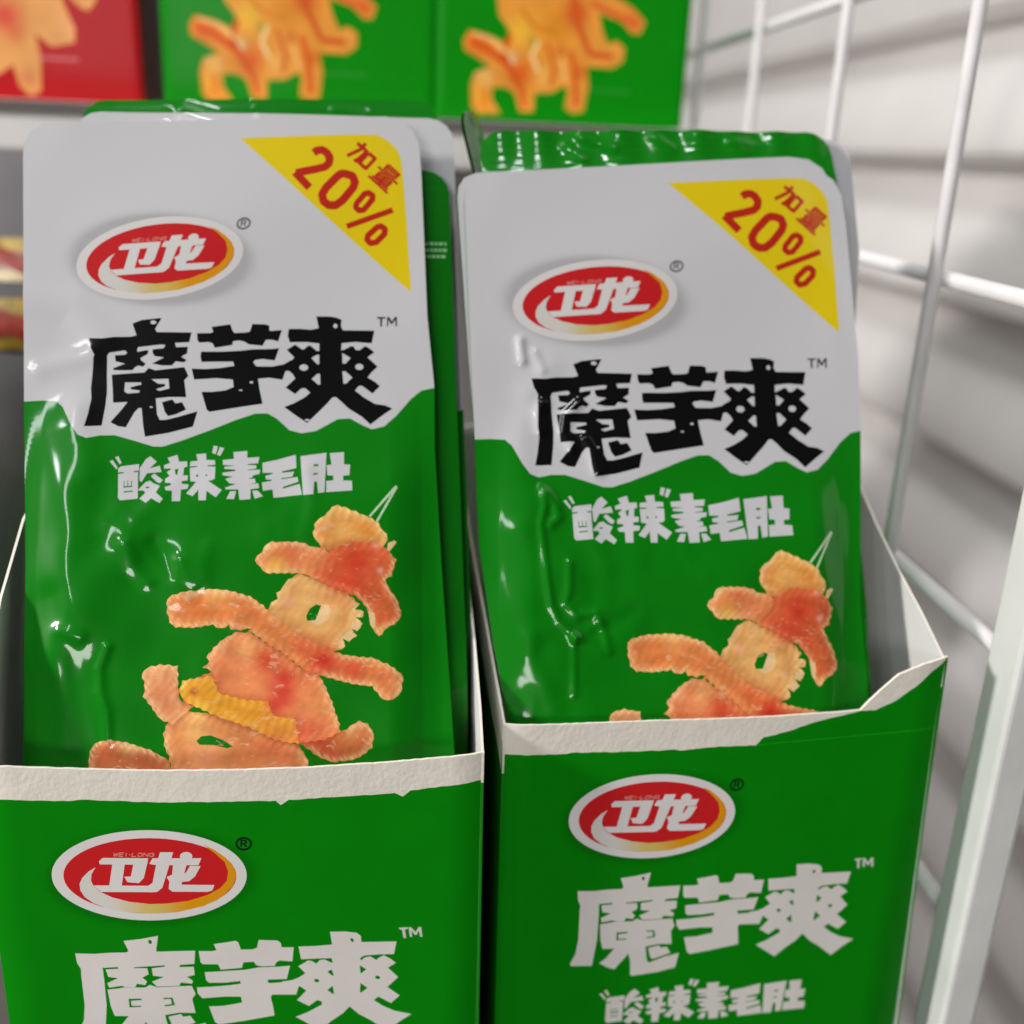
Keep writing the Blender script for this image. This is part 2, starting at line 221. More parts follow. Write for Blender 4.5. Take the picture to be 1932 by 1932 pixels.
ART = json.loads(r'''{"box":{"text_add":[[[-16.41,-19.36],[-12.47,-19.68],[-9.2,-19.54],[-5.89,-19.65],[-5.51,-19.21],[-6.36,-16.65],[-2.84,-16.3],[0.76,-15.67],[0.21,-19.15],[0.25,-19.73],[8.22,-19.87],[7.95,-23.33],[4.92,-23.44],[4.78,-23.82],[4.14,-26.1],[1.93,-23.94],[1.72,-23.38],[-4.61,-23.56],[-5.16,-25.21],[-7.91,-23.88],[-7.95,-23.3],[-11.08,-23.39],[-10.96,-26.6],[-10.93,-33.45],[-11.71,-40.95],[-16.76,-40.5],[-17.05,-39.77],[-15.88,-36.9],[-15.45,-32.99],[-15.58,-25.18],[-15.52,-23.45],[-16.18,-21.86]],[[-10.48,-23.83],[-7.92,-23.79],[-7.3,-23.07],[-4.76,-23.79],[-1.91,-23.97],[-1.71,-25.54],[-3.07,-26.38],[-2.15,-27.45],[-2.58,-28.39],[-4.29,-27.92],[-4.72,-28.86],[-6.74,-28.66],[-7.44,-28.3],[-10.08,-28.63],[-10.4,-27.43],[-8.08,-26.25],[-10.1,-25.8]],[[-0.99,-24.05],[1.75,-23.73],[2.7,-23.04],[4.97,-24.03],[7.76,-24.1],[7.87,-26.26],[6.22,-26.69],[7.42,-27.78],[7.23,-28.55],[4.82,-28.12],[4.55,-28.98],[-0.19,-28.91],[-1.13,-27.55],[1.47,-26.43],[-0.83,-26.01]],[[-10.45,-29.18],[-7.89,-28.94],[-6.9,-28.74],[-2.7,-29.06],[-1.57,-28.39],[-0.17,-29.11],[7.11,-29.13],[7.82,-31.38],[7.08,-32.7],[7.6,-36.55],[4.14,-36.2],[1.11,-36.69],[1.8,-40.99],[2.52,-41.48],[5.85,-40.21],[9.66,-39.4],[9.09,-43.61],[4.49,-44.55],[-1.66,-44.99],[-2.05,-44.44],[-2.34,-40.55],[-2.93,-38.27],[-3.47,-39.02],[-6.1,-42.57],[-8.02,-41.75],[-9.98,-40.33],[-8.53,-39.28],[-6.53,-36.49],[-9.4,-36.29],[-10.09,-33.54]],[[1.83,-37.16],[4.52,-36.64],[4.92,-37.38],[6.45,-37.24],[7.48,-39.17],[3.13,-40.53],[2.56,-39.86]],[[8.96,-20.02],[11.64,-20.19],[12.7,-19.99],[12.16,-18.35],[14.61,-18.06],[16.74,-17.74],[17.3,-18.15],[17.82,-20.09],[20.32,-20.17],[21.19,-19.81],[21.61,-17.78],[25.51,-18.12],[26.23,-18.79],[26.43,-19.98],[28.98,-20.13],[28.64,-23.86],[25.86,-23.45],[25.14,-23.98],[24.84,-24.84],[22.12,-24.8],[20.91,-24.4],[20.42,-23.47],[18.23,-23.49],[17.87,-24.92],[13.4,-25.17],[12.87,-23.73],[9.67,-23.5],[9.23,-22.95]],[[9.99,-25.66],[13.44,-25.61],[18.57,-25.51],[21.49,-25.04],[25.39,-25.11],[28.12,-24.99],[27.35,-28.49],[23.42,-28.41],[23.16,-28.99],[23.66,-29.41],[26.79,-29.33],[29.33,-28.68],[31.4,-27.23],[32.52,-26.74],[33.23,-32.52],[31.49,-31.82],[30.08,-30.55],[29.85,-30.83],[29.3,-32.89],[24.13,-32.53],[23.82,-33.25],[24.22,-35.72],[24.51,-38.33],[17.4,-39.43],[12.49,-39.98],[11.65,-39.28],[10.53,-34.93],[13.7,-34.95],[17.66,-34.3],[17.43,-32.69],[14.11,-32.44],[9.23,-32.62],[8.33,-31.27],[8.18,-29.62],[11.26,-29.62],[15.11,-29.47],[17.53,-29.19],[17.39,-28.43],[14.51,-28.67],[10.77,-28.53],[10.19,-27.74]],[[30.01,-19.99],[33.73,-20.04],[37.2,-19.88],[36.76,-16.5],[39.92,-16.59],[42.49,-17.09],[43.37,-18.0],[43.51,-19.6],[51.13,-19.89],[50.61,-23.23],[47.54,-23.11],[44.17,-23.22],[43.17,-23.88],[43.51,-24.48],[44.25,-23.79],[45.4,-23.52],[46.73,-24.59],[47.48,-23.9],[48.43,-23.42],[49.94,-24.5],[51.05,-25.65],[49.34,-26.82],[51.62,-29.52],[49.25,-32.09],[52.02,-34.59],[50.14,-36.55],[47.29,-34.61],[46.3,-35.49],[48.35,-37.25],[50.99,-38.79],[54.71,-39.96],[51.96,-41.95],[49.34,-44.26],[45.41,-40.88],[43.13,-39.27],[40.94,-36.89],[39.47,-38.7],[36.83,-40.77],[34.39,-43.07],[31.77,-41.03],[29.09,-38.99],[31.74,-37.9],[34.88,-35.99],[34.86,-35.12],[33.87,-34.64],[32.04,-36.19],[29.47,-34.39],[31.52,-31.91],[30.02,-30.52],[29.72,-30.78],[28.78,-32.79],[26.76,-32.59],[26.37,-29.12],[28.34,-28.93],[30.24,-28.17],[31.47,-27.34],[29.89,-25.21],[32.04,-23.81],[32.91,-24.08],[33.75,-24.81],[34.54,-23.85],[35.53,-23.75],[36.99,-24.73],[37.32,-24.67],[37.08,-23.52],[34.99,-23.42],[30.5,-23.39]]],"text_sub":[[[-6.27,-31.85],[-3.57,-31.93],[-3.54,-32.33],[-5.81,-32.43],[-5.71,-33.79],[-3.77,-33.83],[-3.75,-34.15],[-6.19,-34.18]],[[0.99,-31.99],[2.94,-32.09],[3.37,-34.12],[1.26,-34.34],[1.15,-33.99],[2.74,-33.76],[2.55,-32.44],[1.1,-32.4]],[[-0.55,-17.17],[-0.64,-17.57],[-0.91,-17.71],[-1.2,-17.52],[-1.35,-17.1],[-1.27,-16.7],[-1.0,-16.56],[-0.7,-16.75]],[[36.12,-27.11],[37.05,-26.54],[37.58,-28.29],[37.09,-28.15]],[[43.18,-25.78],[44.61,-26.95],[43.48,-27.99],[43.29,
-27.88]],[[34.38,-29.42],[34.26,-29.76],[33.87,-29.86],[33.44,-29.68],[33.23,-29.31],[33.36,-28.97],[33.75,-28.86],[34.17,-29.05]],[[47.68,-29.38],[47.56,-29.72],[47.17,-29.83],[46.73,-29.65],[46.51,-29.27],[46.63,-28.93],[47.02,-28.82],[47.46,-29.01]],[[36.08,-32.07],[37.28,-30.94],[37.58,-33.27],[37.14,-33.13]],[[43.32,-30.56],[44.89,-32.06],[43.52,-33.27],[43.23,-33.05]],[[41.87,-18.99],[41.81,-19.35],[41.56,-19.48],[41.28,-19.3],[41.12,-18.92],[41.18,-18.56],[41.42,-18.43],[41.71,-18.6]]],"tm":[[[51.61,-16.28],[53.47,-16.25],[53.54,-16.73],[52.9,-16.77],[53.22,-19.13],[52.61,-18.98],[52.28,-16.81],[51.77,-16.8]],[[53.72,-16.28],[54.24,-16.32],[55.29,-17.62],[55.86,-16.36],[56.46,-16.41],[56.77,-18.97],[56.25,-18.92],[56.0,-17.31],[55.49,-18.39],[55.06,-18.35],[54.37,-17.17],[54.54,-18.87],[54.03,-18.83]]],"logo":{"outer":[[[19.62,-1.23],[19.49,-2.33],[19.16,-3.42],[18.65,-4.47],[17.95,-5.49],[17.07,-6.46],[16.02,-7.37],[14.81,-8.22],[13.45,-8.98],[11.96,-9.67],[10.35,-10.26],[8.63,-10.76],[6.83,-11.15],[4.97,-11.44],[3.05,-11.62],[1.11,-11.69],[-0.84,-11.65],[-2.79,-11.49],[-4.7,-11.24],[-6.56,-10.87],[-8.35,-10.41],[-10.06,-9.85],[-11.66,-9.2],[-13.15,-8.46],[-14.51,-7.66],[-15.73,-6.78],[-16.79,-5.85],[-17.69,-4.87],[-18.42,-3.85],[-18.97,-2.8],[-19.34,-1.73],[-19.52,-0.65],[-19.52,0.43],[-19.34,1.5],[-18.98,2.54],[-18.44,3.56],[-17.72,4.53],[-16.85,5.46],[-15.81,6.33],[-14.63,7.14],[-13.32,7.87],[-11.88,8.53],[-10.33,9.1],[-8.68,9.58],[-6.96,9.97],[-5.16,10.26],[-3.32,10.45],[-1.45,10.54],[0.44,10.53],[2.33,10.41],[4.2,10.19],[6.04,9.86],[7.82,9.44],[9.53,8.92],[11.15,8.31],[12.67,7.62],[14.07,6.84],[15.34,6.0],[16.47,5.08],[17.43,4.12],[18.24,3.1],[18.86,2.05],[19.3,0.97],[19.56,-0.13]]],"inner":[[[17.5,-1.28],[17.38,-2.19],[17.09,-3.09],[16.64,-3.97],[16.02,-4.82],[15.24,-5.62],[14.32,-6.38],[13.25,-7.08],[12.05,-7.71],[10.73,-8.28],[9.3,-8.77],[7.79,-9.18],[6.2,-9.5],[4.55,-9.74],[2.86,-9.88],[1.14,-9.94],[-0.59,-9.9],[-2.31,-9.77],[-4.0,-9.55],[-5.65,-9.25],[-7.24,-8.86],[-8.75,-8.39],[-10.18,-7.84],[-11.5,-7.23],[-12.71,-6.56],[-13.8,-5.83],[-14.74,-5.05],[-15.55,-4.23],[-16.2,-3.37],[-16.7,-2.5],[-17.03,-1.6],[-17.21,-0.7],[-17.21,0.2],[-17.06,1.09],[-16.74,1.96],[-16.27,2.81],[-15.64,3.63],[-14.87,4.4],[-13.96,5.13],[-12.91,5.8],[-11.74,6.42],[-10.47,6.96],[-9.09,7.44],[-7.63,7.84],[-6.1,8.16],[-4.5,8.4],[-2.86,8.55],[-1.2,8.62],[0.48,8.6],[2.16,8.5],[3.83,8.31],[5.46,8.03],[7.04,7.67],[8.56,7.23],[10.0,6.72],[11.35,6.13],[12.59,5.48],[13.71,4.77],[14.71,4.0],[15.57,3.19],[16.28,2.34],[16.83,1.46],[17.22,0.56],[17.44,-0.36]]],"swoosh":[[[-10.72,1.91],[-12.19,0.91],[-13.59,-0.62],[-14.2,-2.05],[-14.15,-3.66],[-13.41,-5.3],[-11.79,-6.86],[-9.06,-8.35],[-6.05,-9.23],[-0.59,-9.93],[4.96,-9.84],[10.6,-8.46],[14.48,-6.31],[16.7,-3.68],[17.48,-1.28],[17.08,0.89],[15.51,3.36],[13.17,5.45],[11.03,6.72],[13.35,4.51],[15.25,2.31],[15.87,-0.13],[15.52,-2.28],[14.12,-4.11],[11.38,-5.76],[7.32,-7.07],[2.86,-7.55],[-0.45,-7.53],[-4.58,-6.79],[-8.0,-5.55],[-10.29,-4.1],[-11.47,-2.57],[-11.86,-1.36],[-11.66,0.23]]],"text":[[[-9.97,3.33],[-9.16,4.13],[-0.12,3.77],[-0.43,2.2],[-9.81,2.58]],[[-7.32,2.69],[-4.85,2.59],[-5.86,-2.96],[-8.35,-2.85]],[[-3.12,2.52],[-0.42,2.41],[-1.27,-1.01],[-2.33,-2.25],[-4.6,-1.94],[-5.16,-0.58],[-3.86,-0.58]],[[-11.47,-2.49],[0.03,-3.0],[1.04,-4.61],[-10.07,-4.16]],[[0.02,2.39],[0.74,3.74],[10.56,3.43],[9.89,1.72],[1.19,2.08]],[[2.34,5.15],[4.95,5.05],[3.23,-0.67],[2.3,-3.59],[1.26,-4.49],[-0.06,-4.62],[-0.72,-4.53],[-0.63,-3.05],[0.4,-2.29],[1.43,2.34]],[[4.8,2.2],[7.53,2.09],[6.19,-2.95],[12.93,-3.3],[12.43,-4.64],[11.41,-4.94],[4.34,-4.63],[3.6,-3.92],[3.81,-2.04],[3.32,-0.94],[4.45,-0.4]],[[8.17,1.66],[10.32,1.49],[9.04,-1.05],[7.77,-2.16],[6.0,-2.24],[6.29,-0.8],[7.44,0.22]],[[8.78,3.95],[8.67,3.55],[8.38,3.22],[7.95,3.0],[7.46,2.94],[6.98,3.04],[6.58,3.29],[6.33,3.64],[6.25,4.05],[6.37,4.45],[6.66,4.78],[7.08,4.99],[7.56,5.06],[8.05,4.96],[8.45,4.71],[8.7,4.36]]],"tiny":[[[-6.91,5.27],[-6.93,
4.43],[-6.75,4.44],[-6.74,5.28]],[[-6.77,4.38],[-6.38,5.03],[-6.51,5.15],[-6.91,4.5]],[[-6.53,5.08],[-6.5,4.41],[-6.33,4.43],[-6.36,5.1]],[[-6.34,4.37],[-5.9,5.19],[-6.04,5.3],[-6.48,4.47]],[[-6.75,4.43],[-6.78,4.37],[-6.82,4.34],[-6.87,4.34],[-6.91,4.38],[-6.93,4.44],[-6.91,4.5],[-6.86,4.54],[-6.81,4.53],[-6.77,4.5]],[[-6.36,5.09],[-6.38,5.03],[-6.42,4.99],[-6.48,4.99],[-6.52,5.03],[-6.53,5.1],[-6.51,5.16],[-6.46,5.19],[-6.41,5.19],[-6.37,5.15]],[[-6.33,4.42],[-6.35,4.36],[-6.39,4.32],[-6.44,4.32],[-6.49,4.36],[-6.5,4.42],[-6.48,4.48],[-6.43,4.52],[-6.38,4.52],[-6.34,4.48]],[[-4.82,5.3],[-5.68,5.34],[-5.7,5.13],[-4.84,5.09]],[[-5.77,5.26],[-6.0,4.43],[-5.84,4.37],[-5.61,5.2]],[[-5.92,4.29],[-5.07,4.26],[-5.05,4.47],[-5.91,4.5]],[[-5.6,5.23],[-5.63,5.17],[-5.67,5.13],[-5.72,5.13],[-5.76,5.17],[-5.78,5.23],[-5.76,5.29],[-5.71,5.33],[-5.66,5.33],[-5.62,5.29]],[[-5.83,4.4],[-5.85,4.34],[-5.9,4.3],[-5.95,4.3],[-5.99,4.34],[-6.0,4.4],[-5.98,4.46],[-5.94,4.5],[-5.88,4.5],[-5.84,4.46]],[[-5.81,4.71],[-5.12,4.68],[-5.11,4.89],[-5.8,4.92]],[[-4.42,5.21],[-4.65,4.37],[-4.48,4.32],[-4.26,5.15]],[[-3.88,4.63],[-3.62,4.62],[-3.6,4.83],[-3.86,4.84]],[[-3.22,5.16],[-3.44,4.33],[-3.28,4.27],[-3.05,5.1]],[[-3.36,4.19],[-2.5,4.16],[-2.49,4.37],[-3.35,4.4]],[[-3.27,4.29],[-3.29,4.23],[-3.34,4.2],[-3.39,4.2],[-3.43,4.24],[-3.44,4.3],[-3.42,4.36],[-3.38,4.4],[-3.33,4.4],[-3.28,4.36]],[[-2.03,4.62],[-1.86,4.95],[-2.0,5.05],[-2.18,4.72]],[[-1.92,4.9],[-1.55,4.97],[-1.57,5.17],[-1.94,5.1]],[[-1.58,4.97],[-1.26,4.87],[-1.21,5.07],[-1.54,5.17]],[[-1.32,4.97],[-1.33,4.63],[-1.15,4.64],[-1.15,4.98]],[[-1.31,4.69],[-1.49,4.36],[-1.34,4.25],[-1.17,4.58]],[[-1.43,4.41],[-1.79,4.34],[-1.77,4.13],[-1.41,4.2]],[[-1.76,4.34],[-2.08,4.44],[-2.13,4.23],[-1.81,4.13]],[[-2.02,4.34],[-2.02,4.67],[-2.19,4.67],[-2.19,4.33]],[[-1.84,5.0],[-1.86,4.93],[-1.91,4.9],[-1.96,4.9],[-2.0,4.94],[-2.01,5.0],[-1.99,5.06],[-1.95,5.1],[-1.9,5.1],[-1.85,5.06]],[[-1.47,5.07],[-1.49,5.0],[-1.54,4.97],[-1.59,4.97],[-1.63,5.01],[-1.65,5.07],[-1.63,5.13],[-1.58,5.17],[-1.53,5.17],[-1.49,5.13]],[[-1.15,4.97],[-1.17,4.91],[-1.22,4.87],[-1.27,4.87],[-1.31,4.91],[-1.32,4.98],[-1.3,5.04],[-1.26,5.07],[-1.2,5.07],[-1.16,5.03]],[[-1.15,4.63],[-1.17,4.57],[-1.22,4.53],[-1.27,4.54],[-1.31,4.58],[-1.33,4.64],[-1.31,4.7],[-1.26,4.74],[-1.21,4.73],[-1.17,4.69]],[[-1.33,4.3],[-1.35,4.24],[-1.4,4.2],[-1.45,4.21],[-1.49,4.25],[-1.5,4.31],[-1.48,4.37],[-1.44,4.41],[-1.38,4.4],[-1.34,4.36]],[[-1.7,4.23],[-1.72,4.17],[-1.76,4.13],[-1.82,4.14],[-1.86,4.18],[-1.87,4.24],[-1.85,4.3],[-1.8,4.34],[-1.75,4.33],[-1.71,4.29]],[[-2.02,4.33],[-2.04,4.27],[-2.09,4.23],[-2.14,4.23],[-2.18,4.27],[-2.19,4.34],[-2.17,4.4],[-2.13,4.43],[-2.07,4.43],[-2.03,4.39]],[[-0.99,4.18],[-0.77,5.01],[-0.93,5.07],[-1.15,4.24]],[[-0.91,4.97],[-0.27,4.1],[-0.14,4.25],[-0.78,5.11]],[[-0.12,4.14],[0.1,4.98],[-0.07,5.04],[-0.29,4.2]],[[-0.76,5.04],[-0.78,4.98],[-0.83,4.94],[-0.88,4.94],[-0.92,4.98],[-0.93,5.04],[-0.91,5.11],[-0.87,5.14],[-0.82,5.14],[-0.77,5.1]],[[-0.12,4.17],[-0.14,4.11],[-0.19,4.07],[-0.24,4.07],[-0.28,4.11],[-0.29,4.18],[-0.27,4.24],[-0.23,4.27],[-0.17,4.27],[-0.13,4.23]],[[1.16,4.94],[0.76,5.08],[0.7,4.88],[1.1,4.74]],[[0.72,5.08],[0.35,5.01],[0.37,4.81],[0.74,4.88]],[[0.29,4.96],[0.11,4.63],[0.26,4.52],[0.43,4.86]],[[0.1,4.58],[0.1,4.24],[0.27,4.25],[0.27,4.58]],[[0.16,4.14],[0.48,4.04],[0.53,4.25],[0.21,4.34]],[[0.52,4.04],[0.99,4.15],[0.96,4.36],[0.49,4.25]],[[1.06,4.22],[1.13,4.52],[0.97,4.57],[0.89,4.28]],[[1.06,4.65],[0.71,4.66],[0.7,4.45],[1.04,4.44]],[[0.82,4.98],[0.8,4.92],[0.75,4.88],[0.7,4.88],[0.66,4.92],[0.64,4.98],[0.66,5.04],[0.71,5.08],[0.76,5.08],[0.8,5.04]],[[0.45,4.91],[0.43,4.85],[0.38,4.81],[0.33,4.81],[0.29,4.85],[0.27,4.91],[0.29,4.97],[0.34,5.01],[0.39,5.01],[0.43,4.97]],[[0.27,4.58],[0.25,4.51],[0.21,4.48],[0.15,4.48],[0.11,4.52],[0.1,4.58],[0.12,4.64],[0.16,4.68],[0.22,4.68],[0.26,4.64]],[[0.27,4.24],[0.25,4.18],[0.2,4.14],[0.15,4.14],[0.11,4.18],[0.1,4.25],[0.12,4.31],[0.16,4.34],[0.22,
4.34],[0.26,4.3]],[[0.59,4.14],[0.57,4.08],[0.53,4.04],[0.47,4.05],[0.43,4.09],[0.42,4.15],[0.44,4.21],[0.49,4.25],[0.54,4.24],[0.58,4.2]],[[1.06,4.25],[1.04,4.19],[0.99,4.15],[0.94,4.15],[0.9,4.19],[0.89,4.26],[0.91,4.32],[0.95,4.35],[1.01,4.35],[1.05,4.31]],[[1.14,4.54],[1.12,4.48],[1.07,4.44],[1.02,4.45],[0.98,4.49],[0.96,4.55],[0.98,4.61],[1.03,4.65],[1.08,4.64],[1.12,4.6]]],"reg":[[[20.53,6.63],[20.44,6.19],[20.92,6.05],[21.0,6.49]],[[20.48,6.29],[20.26,5.9],[20.66,5.56],[20.88,5.96]],[[20.31,5.96],[19.97,5.66],[20.26,5.19],[20.6,5.5]],[[20.03,5.7],[19.61,5.51],[19.77,4.96],[20.2,5.15]],[[19.67,5.53],[19.2,5.48],[19.24,4.9],[19.71,4.95]],[[19.26,5.47],[18.8,5.56],[18.72,4.99],[19.18,4.9]],[[18.86,5.54],[18.45,5.76],[18.25,5.23],[18.66,5.01]],[[18.51,5.72],[18.18,6.04],[17.87,5.6],[18.19,5.27]],[[18.24,5.97],[18.04,6.38],[17.62,6.08],[17.82,5.67]],[[18.07,6.28],[18.01,6.72],[17.53,6.62],[17.59,6.18]],[[18.0,6.61],[18.09,7.04],[17.62,7.18],[17.53,6.74]],[[18.06,6.95],[18.28,7.33],[17.88,7.66],[17.66,7.27]],[[18.23,7.27],[18.57,7.57],[18.28,8.03],[17.94,7.73]],[[18.51,7.53],[18.93,7.72],[18.77,8.26],[18.34,8.07]],[[18.87,7.7],[19.33,7.75],[19.29,8.33],[18.83,8.28]],[[19.27,7.75],[19.73,7.67],[19.81,8.24],[19.35,8.33]],[[19.67,7.69],[20.09,7.47],[20.28,8.0],[19.87,8.22]],[[20.03,7.51],[20.35,7.19],[20.66,7.63],[20.34,7.96]],[[20.3,7.26],[20.5,6.85],[20.92,7.15],[20.72,7.56]],[[20.47,6.96],[20.53,6.51],[21.01,6.61],[20.95,7.05]],[[21.01,6.55],[20.96,6.38],[20.84,6.28],[20.68,6.29],[20.57,6.4],[20.53,6.57],[20.58,6.74],[20.7,6.84],[20.85,6.83],[20.97,6.72]],[[20.92,6.11],[20.87,5.94],[20.75,5.84],[20.6,5.85],[20.48,5.96],[20.44,6.13],[20.49,6.3],[20.61,6.4],[20.76,6.39],[20.88,6.28]],[[20.7,5.72],[20.65,5.55],[20.52,5.45],[20.37,5.46],[20.25,5.57],[20.21,5.74],[20.26,5.91],[20.39,6.01],[20.54,6.0],[20.66,5.89]],[[20.36,5.42],[20.31,5.25],[20.18,5.15],[20.03,5.15],[19.91,5.26],[19.87,5.44],[19.92,5.6],[20.05,5.71],[20.2,5.7],[20.32,5.59]],[[19.93,5.23],[19.88,5.06],[19.75,4.96],[19.6,4.96],[19.49,5.07],[19.44,5.25],[19.5,5.42],[19.62,5.52],[19.77,5.51],[19.89,5.4]],[[19.46,5.18],[19.41,5.01],[19.29,4.91],[19.14,4.91],[19.02,5.02],[18.98,5.2],[19.03,5.37],[19.16,5.47],[19.31,5.46],[19.42,5.35]],[[19.0,5.27],[18.95,5.1],[18.83,4.99],[18.68,5.0],[18.56,5.11],[18.52,5.28],[18.57,5.45],[18.69,5.55],[18.84,5.55],[18.96,5.44]],[[18.59,5.48],[18.54,5.31],[18.41,5.21],[18.26,5.22],[18.15,5.33],[18.1,5.5],[18.16,5.67],[18.28,5.77],[18.43,5.77],[18.55,5.66]],[[18.27,5.81],[18.22,5.64],[18.09,5.54],[17.94,5.55],[17.82,5.66],[17.78,5.83],[17.84,6.0],[17.96,6.1],[18.11,6.1],[18.23,5.99]],[[18.07,6.22],[18.02,6.05],[17.89,5.95],[17.74,5.96],[17.63,6.07],[17.58,6.24],[17.64,6.41],[17.76,6.51],[17.91,6.5],[18.03,6.39]],[[18.01,6.66],[17.96,6.49],[17.83,6.39],[17.68,6.4],[17.57,6.51],[17.53,6.68],[17.58,6.85],[17.7,6.95],[17.85,6.95],[17.97,6.84]],[[18.1,7.1],[18.05,6.93],[17.92,6.83],[17.77,6.84],[17.66,6.95],[17.61,7.12],[17.67,7.29],[17.79,7.39],[17.94,7.38],[18.06,7.27]],[[18.32,7.49],[18.27,7.32],[18.15,7.22],[18.0,7.23],[17.88,7.34],[17.84,7.51],[17.89,7.68],[18.02,7.78],[18.17,7.77],[18.28,7.66]],[[18.67,7.79],[18.61,7.62],[18.49,7.52],[18.34,7.53],[18.22,7.64],[18.18,7.81],[18.23,7.98],[18.36,8.08],[18.51,8.07],[18.63,7.96]],[[19.09,7.98],[19.04,7.81],[18.91,7.71],[18.76,7.71],[18.65,7.82],[18.61,8.0],[18.66,8.16],[18.78,8.27],[18.93,8.26],[19.05,8.15]],[[19.55,8.03],[19.5,7.86],[19.38,7.76],[19.23,7.77],[19.11,7.88],[19.07,8.05],[19.12,8.22],[19.25,8.32],[19.4,8.31],[19.51,8.2]],[[20.02,7.94],[19.96,7.78],[19.84,7.67],[19.69,7.68],[19.57,7.79],[19.53,7.96],[19.58,8.13],[19.71,8.23],[19.86,8.23],[19.97,8.12]],[[20.43,7.73],[20.38,7.56],[20.25,7.46],[20.1,7.46],[19.98,7.57],[19.94,7.74],[19.99,7.91],[20.12,8.01],[20.27,8.01],[20.39,7.9]],[[20.75,7.4],[20.7,7.23],[20.57,7.13],[20.42,7.14],[20.31,7.25],[20.26,7.42],[20.32,7.59],[20.44,7.69],[20.59,7.68],[20.71,7.57]],[[20.95,6.99],[20.9,6.82],[20.77,6.72],[20.62,6.73],[20.51,6.84],[20.47,
